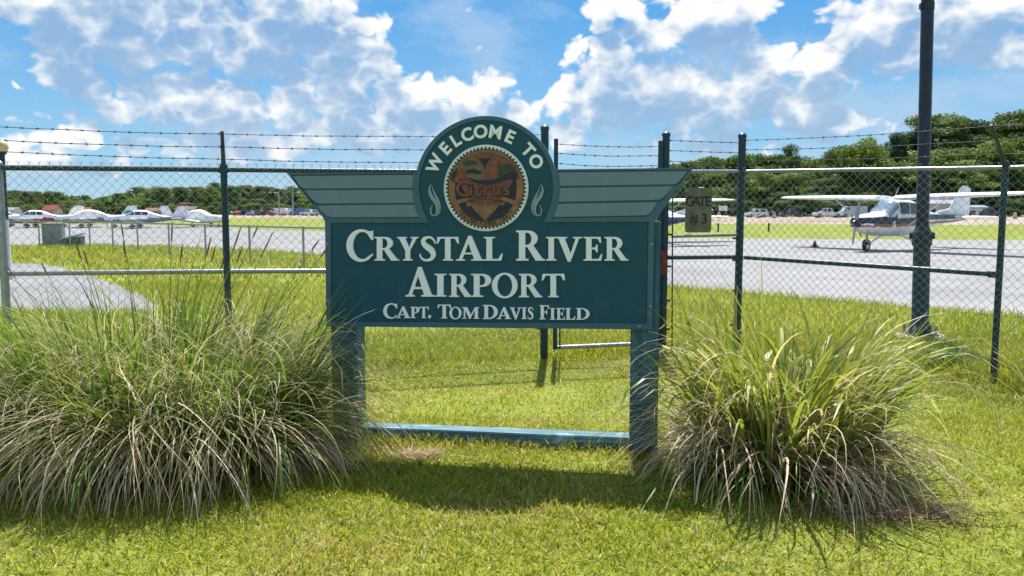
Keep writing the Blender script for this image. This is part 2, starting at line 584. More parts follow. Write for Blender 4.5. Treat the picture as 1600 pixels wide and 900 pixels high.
MAT['bark'] = material('tree_bark', (.10, .078, .058), .9, var=.35, scale=4, bump=.4)
MAT['cabinet'] = material('grey_cabinet_paint', (.20, .22, .235), .5, .1, var=.15)
MAT['lid_white'] = material('pale_plastic_lid', (.58, .63, .66), .5, var=.12)
MAT['lid_green'] = material('dark_green_plastic', (.03, .10, .10), .5, var=.15)
MAT['blade'] = leaf_material('lawn_blade', .42, .5)
MAT['clump'] = leaf_material('clump_blade', .40, .45, spec=.45)
MAT['dry'] = leaf_material('dry_blade', .38, .55, spec=.2)
MAT['leaf'] = leaf_material('tree_leaf', .42, .6, gain=1.2)
MAT['seedhead'] = material('brown_seed_head', (.19, .10, .06), .9, var=.3, scale=30)
MAT['stalk'] = material('green_stalk', (.10, .13, .04), .6, var=.3)
MAT['petal'] = material('white_petal', (.78, .78, .74), .7)

# ------------------------------------------------------------------ ground and surfaces
def ground_material(name, stops, scale, fine, bump=.4, mow=0.0, stops2=None):
    m = bpy.data.materials.new(name)
    m.use_nodes = True
    t = NT(m.node_tree)
    b = m.node_tree.nodes['Principled BSDF']
    tc = t.n('ShaderNodeTexCoord')
    o = tc.outputs['Object']
    big = t.noise(o, scale, 8, .62)
    sm = t.noise(o, fine, 6, .7)
    f = t.math('ADD', t.math('MULTIPLY', big, .6), t.math('MULTIPLY', sm, .4))
    c = t.ramp(f, stops)
    t.l(c, b.inputs['Base Color'])
    b.inputs['Roughness'].default_value = .95
    b.inputs['Specular IOR Level'].default_value = .15
    bp = t.n('ShaderNodeBump'); bp.inputs['Strength'].default_value = bump; bp.inputs['Distance'].default_value = .03
    t.l(sm, bp.inputs['Height']); t.l(bp.outputs[0], b.inputs['Normal'])
    return m

MAT['turf'] = ground_material('turf_soil', [(.34, (.09, .105, .022)), (.46, (.16, .20, .032)), (.56, (.23, .255, .045)), (.68, (.31, .29, .09))], .55, 30)

def tarmac(name, base, crack):
    m = bpy.data.materials.new(name)
    m.use_nodes = True
    t = NT(m.node_tree)
    b = m.node_tree.nodes['Principled BSDF']
    tc = t.n('ShaderNodeTexCoord')
    o = tc.outputs['Object']
    f = t.noise(o, .35, 6, .6)
    g = t.noise(o, 90, 3, .7)
    c = t.ramp(f, [(.35, tuple(x * .78 for x in base)), (.65, tuple(x * 1.10 for x in base))])
    c = t.mix(t.math('MULTIPLY', g, .25), c, tuple(x * .6 for x in base))
    vo = t.n('ShaderNodeTexVoronoi', feature='DISTANCE_TO_EDGE')
    wv = t.vmath('ADD', o, t.vmath('MULTIPLY', t.n('ShaderNodeTexNoise').outputs[1], (.6, .6, 0)))
    t.l(wv, vo.inputs['Vector']); vo.inputs['Scale'].default_value = .16
    ck = t.smooth(vo.outputs['Distance'], 0.0, .012, 1, 0)
    c = t.mix(t.math('MULTIPLY', ck, .55), c, crack)
    t.l(c, b.inputs['Base Color'])
    b.inputs['Roughness'].default_value = .85
    b.inputs['Specular IOR Level'].default_value = .3
    return m
MAT['apron'] = tarmac('apron_surface', (.265, .265, .268), (.16, .16, .17))
MAT['path'] = tarmac('path_asphalt', (.23, .23, .24), (.16, .16, .17))
MAT['dirt'] = ground_material('pale_road_dirt', [(.36, (.20, .14, .10)), (.5, (.30, .25, .20)), (.64, (.38, .34, .30))], .12, 6, .2)

def sheet(name, pts, z, mat):
    me = bpy.data.meshes.new(name)
    me.from_pydata([(p[0], p[1], z) for p in pts], [], [tuple(range(len(pts)))])
    o = link_mesh(name, me, mat)
    n = me.polygons[0].normal
    if n.z < 0: me.flip_normals()
    return tag(o, kind='structure')

sheet('ground', [(-3000, -200), (3000, -200), (3000, 4500), (-3000, 4500)], 0.0, MAT['turf'])

def G(px, py):
    p = ground(px, py)
    return (p.x, p.y)
apron_near = [(-70, 37.5), G(0, 384.5), G(120, 384.2), G(250, 385), G(380, 391), G(510, 399.5), G(800, 424), G(1055, 450), G(1250, 466), G(1420, 481), G(1600, 496), (12.5, 8.6), (24, 3.5)]
apron_far = [(90, 44), G(1600, 375.5), G(1350, 374), G(1055, 372), G(800, 369), G(510, 362), G(380, 357.5), G(300, 354), (-45, 100), (-160, 125)]
APRON = apron_near + apron_far
sheet('apron', APRON, .008, MAT['apron'])
PATH = [G(-60, 411.5), G(50, 412), G(85, 416), G(132, 428), G(182, 445), G(222, 462), G(246, 476), G(250, 484), G(225, 489), G(120, 490), G(0, 486), G(-200, 484)]
sheet('driveway', PATH, .005, MAT['path'])
# the far road runs on a low pale embankment
ROADZ = .45
ROAD = [(-420, 330), (-100, 285), (200, 245), (350, 222), (510, 196), (800, 146), (1055, 119), (1250, 112), (1600, 105), (2100, 98), (3200, 90)]
def road_y(px): return float(np.interp(px, [a for a, b in ROAD], [b for a, b in ROAD]))
def embankment():
    V, Fc = [], []
    pxs = np.arange(-420, 3201, 20)
    rows = ((-7, -.02), (-3.5, .16), (0, .36), (3, ROADZ), (70, ROADZ), (80, ROADZ - .02), (92, -.05))
    r = random.Random(3)
    for px in pxs:
        y0 = road_y(px)
        for (dy, z) in rows:
            y = y0 + dy + (r.uniform(-.8, .8) if dy <= 0 else 0)
            V.append(((px - 800) / F * y, y, z + (r.uniform(-.06, .08) if dy in (-3.5, 0) else 0)))
    n = len(rows)
    for i in range(len(pxs) - 1):
        for j in range(n - 1):
            Fc.append((i * n + j, (i + 1) * n + j, (i + 1) * n + j + 1, i * n + j + 1))
    o = np_mesh('dirt_road', np.array(V), np.array(Fc), MAT['dirt'], smooth=True)
    tag(o, kind='structure')
embankment()

def inside(poly, x, y):
    """vectorised point in polygon"""
    r = np.zeros(len(x), bool)
    n = len(poly)
    for i in range(n):
        x0, y0 = poly[i]; x1, y1 = poly[(i + 1) % n]
        c = ((y0 > y) != (y1 > y))
        with np.errstate(divide='ignore', invalid='ignore'):
            xi = (x1 - x0) * (y - y0) / (y1 - y0 + 1e-12) + x0
        r ^= c & (x < xi)
    return r

# ------------------------------------------------------------------ ribbons (blades of grass, leaves)
def ribbons(base, az, th0, bend, L, w, M=5, power=1.4, twist=0.0, face=None, belly=0.35, zmin=0.008, curl=None):
    """blades grow from base, leave the vertical by th0 and bend over towards az; returns verts (N,M+1,2,3), quads"""
    N = len(base)
    s = np.linspace(0, 1, M + 1)
    th = th0[:, None] + bend[:, None] * s[None, :] ** power
    a = az[:, None] + (curl[:, None] * s[None, :] ** 2 if curl is not None else 0)
    dl = (L / M)[:, None]
    dx = np.sin(th) * np.cos(a) * dl
    dy = np.sin(th) * np.sin(a) * dl
    dz = np.cos(th) * dl
    mid = lambda q: np.concatenate([np.zeros((N, 1)), np.cumsum((q[:, 1:] + q[:, :-1]) / 2, 1)], 1)
    P = np.stack([base[:, 0:1] + mid(dx), base[:, 1:2] + mid(dy), base[:, 2:3] + mid(dz)], -1)
    P[..., 2] = np.maximum(P[..., 2], zmin)
    fa = (az + math.pi / 2 if face is None else face)[:, None] + twist * s[None, :]
    wd = w[:, None] * np.where(s < belly, .55 + .45 * s / max(belly, 1e-3), np.maximum(0.04, (1 - s) / (1 - belly)) ** .75)[None, :] / 2
    off = np.stack([np.cos(fa) * wd, np.sin(fa) * wd, np.zeros_like(wd)], -1)
    V = np.stack([P - off, P + off], 2)
    idx = np.arange(N * (M + 1) * 2).reshape(N, M + 1, 2)
    Q = np.stack([idx[:, :-1, 0], idx[:, :-1, 1], idx[:, 1:, 1], idx[:, 1:, 0]], -1).reshape(-1, 4)
    return V, Q

def mixcol(pal, n, jit=.15):
    pal = np.array(pal, np.float32)
    i = rng.integers(0, len(pal), n)
    j = rng.integers(0, len(pal), n)
    k = rng.random((n, 1))
    c = pal[i] * k + pal[j] * (1 - k)
    return c * (1 + rng.normal(0, jit, (n, 1)))

# low-frequency patch noise for the lawn (sum of sines, cheap and repeatable)
def patch(x, y, f, seed):
    r = np.random.default_rng(seed)
    v = np.zeros_like(x)
    for _ in range(7):
        a = r.uniform(0, 2 * math.pi); k = f * r.uniform(.5, 1.8); p = r.uniform(0, 6.3)
        v += np.sin((x * math.cos(a) + y * math.sin(a)) * k + p)
    return v / 7 * 1.6

# fence lines are needed to know where the grass stands uncut
LF = [at(-140, 260, 7.03), at(-3, 262, 7.22), at(349.5, 265, 7.7), at(851, 270, 8.58)]
RF = [at(1040, 268, 8.88), at(1158.5, 268, 9.2), at(1571, 262, 7.4), at(2060, 250, 5.72)]
def fence_y(x):
    xs = [p.x for p in LF] + [p.x for p in RF]
    ys = [p.y for p in LF] + [p.y for p in RF]
    return np.interp(x, xs, ys)

GREEN = [(.23, .29, .022), (.32, .38, .03), (.42, .45, .042), (.16, .22, .022)]
STRAW = [(.46, .41, .15), (.50, .43, .21), (.38, .35, .12)]
_a, _b, _c, _d = ground(1385, 803), ground(655, 716), ground(1330, 765), ground(900, 745)
BARE = [(_a.x, _a.y, .36, .13), (_b.x, _b.y, .20, .07), (_c.x, _c.y, .3, .2), (_d.x, _d.y, .12, .05)]
def lawn():
    V, Q, Cc = [], [], []
    nb = 0
    def region(n, y0, y1, hl, wl, wide):
        nonlocal nb
        y = np.sqrt(rng.uniform(y0 ** 2, y1 ** 2, n))
        x = rng.uniform(-1, 1, n) * (y * .72 + wide)
        jx, jy = rng.normal(0, .07, n), rng.normal(0, .16, n)
        keep = ~inside(APRON, x + jx, y + jy) & ~inside(PATH, x + jx, y + jy)
        pt = patch(x, y, 1.6, 3) + .5 * patch(x, y, 6, 4)
        keep &= rng.random(n) < np.clip(.80 + .35 * pt, .35, 1)
        for (lx, ly, ex, ey) in BARE:
            keep &= (((x - lx) / ex) ** 2 + ((y - ly) / ey) ** 2 > rng.uniform(.2, 1.3, n)) | (rng.random(n) < .12)
        x, y, pt = x[keep], y[keep], pt[keep]
        n = len(x)
        fy = fence_y(x)
        d = np.abs(y - fy)
        tall = np.where(y > fy, 1.9, 1.0) + (1.1 + 1.2 * (x > 1.5)) * np.exp(-(d / .25) ** 2)
        # uncut fringe round the plants and the foot of the sign
        rail = np.exp(-((y - (5.33 - .15 * x)) / .10) ** 2) * (np.abs(x) < 1.1)
        tall += .9 * rail
        L = rng.uniform(*hl, n) * tall * (1 + .25 * pt)
        w = rng.uniform(*wl, n)
        az = rng.uniform(0, 2 * math.pi, n)
        th = np.where(y > fy, rng.uniform(0, .5, n), rng.uniform(.15, 1.15, n))
        bd = rng.uniform(.2, 1.2, n)
        base = np.stack([x, y, np.zeros(n)], -1)
        v, q = ribbons(base, az, th, bd, L, w, M=2, power=1.2, face=rng.uniform(0, math.pi, n), belly=.4, zmin=0.0)
        c = mixcol(GREEN, n)
        sel = rng.random(n) < np.clip(.20 + .22 * patch(x, y, 3.1, 9) + .15 * patch(x, y, 9, 12), .04, .75) * np.where(y > fy, .45, 1)
        c[sel] = mixcol(STRAW, int(sel.sum()))
        yel = np.clip(.5 + .5 * patch(x, y, 1.1, 21), 0, 1)[:, None]
        c = c * (1 + yel * np.array([.24, .10, 0.0]))
        c = np.repeat(c, 6, 0)
        V.append(v.reshape(-1, 3)); Q.append(q + nb); Cc.append(c)
        nb += n * 6
    region(215000, 3.0, 6.2, (.026, .060), (.0045, .0105), 2.0)
    region(190000, 6.2, 10.5, (.030, .064), (.006, .012), 2.0)
    region(90000, 10.5, 18, (.05, .085), (.009, .018), 1.5)
    region(60000, 18, 40, (.07, .12), (.02, .045), .5)
    o = np_mesh('lawn_grass', np.concatenate(V), np.concatenate(Q), MAT['blade'], color=np.concatenate(Cc))
    tag(o, 'short yellow-green lawn grass with straw patches around the sign', 'grass', kind='stuff')
lawn()

def clover():
    n = 420
    x = rng.uniform(2.4, 9.5, n); y = rng.uniform(7.2, 12.5, n)
    k = (y > fence_y(x) + .1) & ~inside(APRON, x, y) & (patch(x, y, 2.2, 31) > -.1)
    x2 = rng.uniform(-2.2, .6, 260); y2 = rng.uniform(8.6, 12.5, 260)
    x = np.concatenate([x[k], x2]); y = np.concatenate([y[k], y2])
    m = MB()
    for a, b in zip(x, y):
        h = random.uniform(.07, .16)
        r = random.uniform(.007, .013)
        m.lathe([(r * .4, h - r), (r, h), (r * .5, h + r * .8)], (a, b, 0), 5)
    o = m.build('clover_flowers', MAT['petal'])
    tag(o, 'tiny white clover flowers dotted through the uncut grass behind the fence', 'flowers', kind='stuff')
clover()

# ------------------------------------------------------------------ the sign
SA = R(8.5)
SC = at(768, 450, 5.33)
S_u = Vector((math.cos(SA), -math.sin(SA), 0))
S_n = Vector((-math.sin(SA), -math.cos(SA), 0))
sign = thing('welcome_sign', 'dark teal wooden airport welcome sign with winged round top on two posts', 'sign', (SC.x, SC.y, 0), -SA)

def sp(px, py):
    """photograph pixel -> (along, up) on the sign's front plane"""
    d = ray(px, py)
    o = Vector((0, 0, CAMZ))
    k = (SC - o).dot(S_n) / d.dot(S_n)
    q = o + d * k - Vector((SC.x, SC.y, 0))
    return (q.dot(S_u), q.z)

ROT = Matrix.Rotation(math.pi / 2, 4, 'X')
def SM(d, u=0, v=0, rot=0):
    return Matrix.Translation((u, -d, v)) @ ROT @ Matrix.Rotation(rot, 4, 'Z')

def spl(pts): return [sp(*p) for p in pts]
CX, CY = 760, 292.5
def arc(r, a0, a1, n, cx=CX, cy=CY):
    return [(cx + r * math.cos(R(a0 + (a1 - a0) * i / n)), cy - r * math.sin(R(a0 + (a1 - a0) * i / n))) for i in range(n + 1)]

# outline of the whole board (pixels, clockwise from the left wing tip)
outer = [(449, 270)] + arc(111, 168.2, 14.5, 44) + [(1084, 262.5), (1080, 268), (1022.5, 345), (1019, 514.5), (511, 509.5), (509, 346), (505, 339)]
outline_obj('board', [spl(outer)], .036, MAT['frame'], sign, SM(-.018))
# raised frame with openings for the wings and the panel
ri = 104.3
ang = math.degrees(math.asin((CY - 347) / ri))
inner = [(518, 348)] + [(671, 348)] + arc(ri, 180 - ang, ang, 56) + [(850, 347), (1013.5, 346.5), (1010.5, 505), (519, 502)]
lwing = [(457, 273.5)] + arc(115, 169.5, 205, 10) + [(517, 341), (508, 336), (496, 320), (490, 318), (474, 297), (468, 293)]
rwing = [(870.5, 267.8), (1077, 265.8), (1060, 289), (1051, 292), (1036, 312), (1029, 316.5), (1017, 335), (1007, 338.5), (861, 341)] + arc(115, -24.5, 12, 10)
outline_obj('frame', [spl(outer), spl(inner), spl(lwing), spl(rwing)], .014, MAT['frame'], sign, SM(.0075))
# the panel is two boards meeting in a fine vertical joint
SEAM = 856.5
# the joint runs from the lower right of the round top to the bottom edge
left_panel = [(518.5, 348.5), (672, 348.5)] + arc(ri - .4, 180 - ang, ang, 56) + [(849, 347.5), (SEAM - .4, 347.5), (SEAM - .4, 504), (519.5, 501.5)]
right_panel = [(SEAM + .4, 347.5), (1013, 347), (1010, 504.6), (SEAM + .4, 504)]
outline_obj('panel', [spl(left_panel)], .006, MAT['panel'], sign, SM(.0035))
outline_obj('panel', [spl(right_panel)], .006, MAT['panel'], sign, SM(.0035))
# the three feathers of either wing
feathers = [
    [(458.5, 274.8), (647, 273), (645.6, 284), (645.5, 293.7), (478, 295), (472, 293), (467, 288)],
    [(476, 297.3), (645.5, 296.2), (646.5, 307), (648.6, 317), (500, 318.3), (492, 315), (486, 309.5)],
    [(496, 321), (649.2, 319.6), (653, 330), (658, 339.3), (519, 339.8), (511, 337.5), (505, 332)],
    [(871, 269.3), (1075, 267.2), (1060, 285), (1054, 288.2), (872.5, 290.8), (873, 280)],
    [(872.5, 293.6), (1052, 291), (1037, 308.5), (1030, 312.3), (868.5, 315.6), (871.2, 305)],
    [(867.5, 318.6), (1028, 315.8), (1017.5, 333), (1010, 336.6), (862, 339.4), (865, 330)]]
for f in feathers:
    outline_obj('wing_feather', [spl(f)], .010, MAT['wing'], sign, SM(.0055), .0015)

# serif capitals drawn as outlines (unit cap height)
def ell(cx, cy, rx, ry, a0, a1, n=14):
    return [(cx + rx * math.cos(R(a0 + (a1 - a0) * i / n)), cy + ry * math.sin(R(a0 + (a1 - a0) * i / n))) for i in range(n + 1)]
def sweep(pts, sub=5):
    """pts (x,y,width): smooth stroke outline"""
    P = np.array(pts, float)
    Q = []
    for i in range(len(P) - 1):
        p0, p1, p2, p3 = P[max(i - 1, 0)], P[i], P[i + 1], P[min(i + 2, len(P) - 1)]
        for k in range(sub):
            t = k / sub
            Q.append(.5 * ((2 * p1) + (-p0 + p2) * t + (2 * p0 - 5 * p1 + 4 * p2 - p3) * t * t + (-p0 + 3 * p1 - 3 * p2 + p3) * t ** 3))
    Q.append(P[-1])
    Q = np.array(Q)
    T = np.gradient(Q[:, :2], axis=0)
    T /= np.linalg.norm(T, axis=1)[:, None] + 1e-9
    Nn = np.stack([-T[:, 1], T[:, 0]], 1)
    a = Q[:, :2] + Nn * Q[:, 2:3] / 2
    b = Q[:, :2] - Nn * Q[:, 2:3] / 2
    return [tuple(x) for x in a] + [tuple(x) for x in b[::-1]]
ST = [(0, 1), (0, .95), (.10, .925), (.10, .075), (0, .05)]      # left side of a stem
GL = {
 'I': [[(0, 0), (.42, 0), (.42, .05), (.32, .075), (.32, .925), (.42, .95), (.42, 1)] + ST],
 'T': [[(.24, 0), (.62, 0), (.62, .05), (.53, .075), (.53, .925), (.70, .925), (.80, .72), (.85, .72), (.83, 1), (.03, 1), (0, .72), (.05, .72), (.15, .925), (.32, .925), (.32, .075), (.24, .05)]],
 'L': [[(0, 0), (.68, 0), (.74, .30), (.69, .30), (.56, .075), (.32, .075), (.32, .925), (.43, .95), (.43, 1)] + ST],
 'E': [[(0, 0), (.70, 0), (.75, .28), (.70, .28), (.59, .075), (.32, .075), (.32, .475), (.45, .475), (.51, .35), (.56, .35), (.56, .68), (.51, .68), (.45, .55), (.32, .55), (.32, .925), (.56, .925), (.65, .75), (.70, .75), (.68, 1)] + ST],
 'F': [[(0, 0), (.45, 0), (.45, .05), (.32, .075), (.32, .475), (.45, .475), (.51, .35), (.56, .35), (.56, .68), (.51, .68), (.45, .55), (.32, .55), (.32, .925), (.56, .925), (.65, .75), (.70, .75), (.68, 1)] + ST],
 'A': [[(0, 0), (.33, 0), (.33, .05), (.23, .075), (.30, .26), (.60, .26), (.66, .075), (.56, .05), (.56, 0), (1.02, 0), (1.02, .05), (.93, .075), (.57, 1.03), (.45, 1.03), (.11, .075), (0, .05)], [(.325, .335), (.575, .335), (.45, .72)]],
 'V': [[(0, 1), (.43, 1), (.43, .95), (.34, .925), (.56, .31), (.75, .925), (.65, .95), (.65, 1), (1, 1), (1, .95), (.88, .925), (.56, -.03), (.45, -.03), (.10, .925), (0, .95)][::-1]],
 'Y': [[(0, 1), (.44, 1), (.44, .95), (.36, .925), (.54, .56), (.70, .925), (.61, .95), (.61, 1), (.95, 1), (.95, .95), (.86, .925), (.58, .43), (.58, .075), (.69, .05), (.69, 0), (.26, 0), (.26, .05), (.37, .075), (.37, .41), (.09, .925), (0, .95)][::-1]],
 'M': [[(0, 0), (.33, 0), (.33, .05), (.23, .075), (.23, .74), (.52, -.01), (.60, -.01), (.90, .76), (.90, .075), (.80, .05), (.80, 0), (1.21, 0), (1.21, .05), (1.12, .075), (1.12, .925), (1.21, .95), (1.21, 1), (.90, 1), (.63, .34), (.36, 1)] + [(0, 1), (0, .95), (.13, .92), (.13, .075), (0, .05)]],
 'D': [[(0, 0), (.38, 0)] + ell(.38, .5, .53, .5, -90, 90, 18) + ST, [(.32, .075), (.37, .075)] + ell(.37, .5, .31, .425, -90, 90, 16) + [(.32, .925)]],
 'P': [[(0, 0), (.45, 0), (.45, .05), (.32, .075), (.32, .43), (.40, .43)] + ell(.40, .715, .35, .285, -90, 90, 14) + ST, [(.32, .505), (.37, .505)] + ell(.37, .715, .16, .21, -90, 90, 12) + [(.32, .925)]],
 'R': [[(0, 0), (.43, 0), (.43, .05), (.32, .075), (.32, .45), (.39, .45), (.68, 0), (1.0, 0), (1.0, .05), (.91, .075), (.60, .495)] + ell(.42, .735, .33, .265, -55, 90, 14) + ST, [(.32, .525), (.38, .525)] + ell(.38, .725, .155, .2, -90, 90, 12) + [(.32, .925)]],
 'O': [ell(.5, .5, .5, .53, 0, 354, 40), ell(.5, .5, .29, .45, 0, 354, 40)],
 'C': [[(.70, .89), (.85, .68), (.90, .68), (.89, 1.0), (.84, .965)] + ell(.5, .5, .5, .53, 62, 300, 30) + [(.90, .20), (.88, .24)] + ell(.54, .5, .32, .44, 305, 60, 26)],
 'S': [sweep([(.70, .70, .05), (.66, .82, .06), (.54, .935, .085), (.38, .955, .10), (.22, .88, .16), (.20, .73, .20), (.33, .59, .23), (.52, .46, .24), (.62, .28, .21), (.55, .11, .15), (.38, .045, .10), (.20, .065, .085), (.08, .17, .06), (.045, .30, .05)])],
 '.': [ell(.1, .09, .1, .1, 0, 345, 14)],
}
def glyph(ch, x0, x1, yt, yb, depth, d, mat, parent, name='letter', bevel=.0012):
    loops = GL[ch]
    xs = [p[0] for p in loops[0]]
    a, b = min(xs), max(xs)
    out = []
    for lp in loops:
        out.append([sp(x0 + (x - a) / (b - a) * (x1 - x0), yb + (yt - yb) * y) for (x, y) in lp])
    outline_obj(name, out, depth, mat, parent, SM(d + depth / 2), bevel)
LINES = [
    ('C', 543, 584.5, 359.5, 407.5), ('R', 586.5, 625, 370, 407), ('Y', 622, 655, 370, 407), ('S', 656.5, 682, 369, 408), ('T', 683.5, 718, 370, 407), ('A', 713.5, 757, 369.5, 407), ('L', 757, 786.5, 370, 407),
    ('R', 807, 852, 360, 407), ('I', 853.5, 870, 370, 407), ('V', 869, 910, 370, 407.5), ('E', 912, 941.5, 370, 407), ('R', 944.5, 982, 370, 407),
    ('A', 635, 679.5, 418, 463), ('I', 680, 698.5, 427.5, 463), ('R', 703, 738.5, 427.5, 463.5), ('P', 737, 768.5, 427.5, 463.5), ('O', 769.5, 809.5, 427, 464.5), ('R', 811.5, 848, 427.5, 464), ('T', 847, 883, 427.5, 464),
    ('C', 600, 621.5, 474, 497), ('A', 619.5, 642.5, 479, 496.5), ('P', 642.5, 656, 479, 496.5), ('T', 655, 671, 479, 496.5), ('.', 670, 674.5, 470, 496.8),
    ('T', 684.5, 705.5, 475.5, 497), ('O', 703, 722, 479.5, 498), ('M', 722.5, 749.5, 479.5, 497.5),
    ('D', 755, 778.5, 476, 498), ('A', 777, 799.5, 480, 498), ('V', 797, 815.5, 480, 498), ('I', 815.5, 823.5, 480, 498), ('S', 824.5, 834, 479.5, 498.5),
    ('F', 843, 858.5, 476.5, 498.5), ('I', 859.5, 868, 481, 499), ('E', 869.5, 883, 481, 499), ('L', 883.5, 899.5, 481, 499), ('D', 900, 921.5, 481, 499)]
for (c, x0, x1, yt, yb) in LINES:
    big = yb < 470
    glyph(c, x0, x1, yt, yb, .018 if big else .012, .0068, MAT['letter'], sign)

# WELCOME TO, plain bold capitals round the seal
PXM = abs(sp(860, 300)[0] - sp(660, 300)[0]) / 200          # metres per pixel on the board here
for ch, a in zip('WELCOMETO', (154.2, 136, 122.6, 109.4, 95.4, 80.4, 65.0, 42.0, 28.0)):
    u, v = sp(CX + 87.4 * math.cos(R(a)), 294 - 87.4 * math.sin(R(a)))
    text_obj('letter', ch, 26.5 * PXM, .012, MAT['letter'], sign, SM(.0128, u, v, R(a - 90)), bold=.0032, bevel=.0005)

# the pale flourishes either side of the seal
Z = lambda pts: [(640 + x / 4.617, 175 + y / 4.617) for (x, y) in pts]
def flo(pts, mirror):
    q = [(640 + x / 4.617, 175 + y / 4.617, w / 4.617) for (x, y, w) in pts]
    if mirror: q = [(2 * 760 - x, y, w) for (x, y, w) in q]
    return [sp(x, y) for (x, y) in sweep(q, 6)]
for mir in (False, True):
    outline_obj('flourish', [flo([(157, 520, 3), (147, 560, 16), (160, 605, 26), (190, 650, 26), (204, 695, 20), (196, 735, 13), (178, 748, 9), (160, 735, 9), (156, 705, 9), (170, 668, 4)], mir)], .009, MAT['flourish'], sign, SM(.0115), .001)
    outline_obj('flourish', [flo([(161, 522, 2), (178, 575, 10), (205, 630, 17), (222, 680, 13), (218, 722, 9), (198, 752, 3)], mir)], .009, MAT['flourish'], sign, SM(.0115), .001)

# the county seal: a scalloped disc with a heart, landscape, oranges, name and ribbon
SX, SY, SR = 760, 294.2, 65.8
su, sv = sp(SX, SY)
RM = SR * PXM
def disc(r, n=64): return [(r * RM * math.cos(2 * math.pi * i / n), r * RM * math.sin(2 * math.pi * i / n)) for i in range(n)]
seal_root = bpy.data.objects.new('seal', None)
def seal_part(name, loops, depth, d, mat, parent=None):
    outline_obj(name, loops, depth, mat, SEAL if parent is None else parent, SM(d + depth / 2, su, sv))
class _S: pass
SEAL = None
mb = MB()
mb.loft([[Vector((su + x, -.0068, sv + y)) for (x, y) in disc(1.0, 96)], [Vector((su + x, -.024, sv + y)) for (x, y) in disc(1.0, 96)]])
SEAL = mb.build('seal', MAT['seal_white'], sign, bevel=.002)
tooth = []
for i in range(64):
    a = 2 * math.pi * i / 64
    w = .031
    tooth.append([(RM * q * math.cos(b), RM * q * math.sin(b)) for (q, b) in ((.895, a - w), (.895, a + w), (.925, a + w * .9), (.962, a), (.925, a - w * .9))][:5])
seal_part('scalloped_ring', tooth, .0016, .0242, MAT['seal_navy'])
seal_part('tan_ring', [disc(.905)], .0016, .0256, MAT['seal_tan'])
seal_part('ring_line', [disc(.895), disc(.882)], .001, .0275, MAT['seal_black'])
ZZ = lambda pts: [((x - 553) / 305 * RM, (553 - y) / 305 * RM) for (x, y) in pts]
seal_part('upper_field', [ZZ([(553 + 255 * math.cos(R(a)), 553 - 255 * math.sin(R(a))) for a in range(12, 170, 4)] + [(330, 480), (400, 520), (700, 520), (770, 480)])], .001, .0275, MAT['seal_brown'])
seal_part('navy_field', [ZZ(ell(553, 566, 222, 222, 0, 352, 50))], .001, .0289, MAT['seal_navy'])
heart = [(550, 792), (500, 740), (455, 690), (430, 640), (420, 600), (390, 560), (352, 500), (340, 440), (356, 385), (400, 345), (450, 336), (505, 350), (535, 385), (548, 418), (560, 385), (590, 348), (640, 330), (700, 345), (745, 385), (762, 440), (750, 500), (715, 560), (690, 610), (660, 660), (610, 720)]
seal_part('heart', [ZZ(heart)], .001, .0303, MAT['seal_brown'])
seal_part('landscape', [ZZ([(352, 470), (345, 430), (365, 385), (405, 350), (455, 342), (500, 356), (532, 395), (545, 430), (548, 490), (500, 498), (430, 480)])], .001, .0317, MAT['seal_yellow'])
seal_part('shore', [ZZ([(400, 428), (470, 415), (530, 440), (520, 455), (460, 450), (410, 448)])], .0008, .0331, MAT['seal_navy'])
seal_part('shore', [ZZ([(385, 372), (420, 352), (480, 362), (500, 385), (440, 392), (400, 395)])], .0008, .0331, MAT['seal_green'])
seal_part('orange_sky', [ZZ([(556, 490), (556, 420), (568, 380), (595, 352), (642, 337), (698, 350), (738, 388), (752, 440), (735, 480), (650, 495)])], .001, .0317, MAT['seal_orange'])
seal_part('oak_tree', [ZZ([(640, 470), (648, 430), (636, 400), (652, 368), (668, 385), (700, 378), (740, 392), (768, 410), (760, 440), (728, 450), (700, 440), (682, 460), (672, 478)])], .001, .0331, MAT['seal_green'])
seal_part('river', [ZZ(sweep([(430, 480, 6), (490, 505, 22), (560, 515, 30), (640, 500, 34), (720, 470, 46), (775, 470, 70)]))], .001, .0331, MAT['seal_navy'])
lf = []
for k in range(11):
    a = 2 * math.pi * k / 11
    cx, cy = 352, 470
    lf.append([(cx + 70 * math.cos(a), cy + 62 * math.sin(a)), (cx + 34 * math.cos(a + .27), cy + 30 * math.sin(a + .27)), (cx + 20 * math.cos(a), cy + 20 * math.sin(a)), (cx + 34 * math.cos(a - .27), cy + 30 * math.sin(a - .27))])
for l_ in lf:
    seal_part('orange_leaf', [ZZ(l_)], .0008, .0341, MAT['seal_black'])
for (x, y, r) in ((390, 468, 26), (348, 492, 22), (396, 432, 20), (362, 440, 16)):
    seal_part('orange_fruit', [ZZ(ell(x, y, r, r, 0, 340, 18))], .002, .035, MAT['seal_orange'])
seal_part('heart_tip', [ZZ([(450, 668), (500, 676), (560, 668), (625, 672), (650, 668), (628, 705), (590, 735), (550, 780), (515, 742), (475, 712)])], .001, .0331, MAT['seal_tan'])
for pts in ([(310, 628), (335, 640), (420, 618), (440, 632), (412, 648), (345, 668), (315, 664), (328, 648)], [(790, 628), (765, 640), (690, 615), (662, 632), (690, 646), (755, 668), (786, 662), (774, 648)]):
    seal_part('ribbon_end', [ZZ(pts)], .001, .0345, MAT['seal_ribbon'])
seal_part('ribbon', [ZZ([(412, 650), (480, 640), (553, 636), (626, 640), (694, 648), (686, 674), (620, 668), (553, 666), (486, 670), (420, 684)])], .001, .0359, MAT['seal_ribbon'])
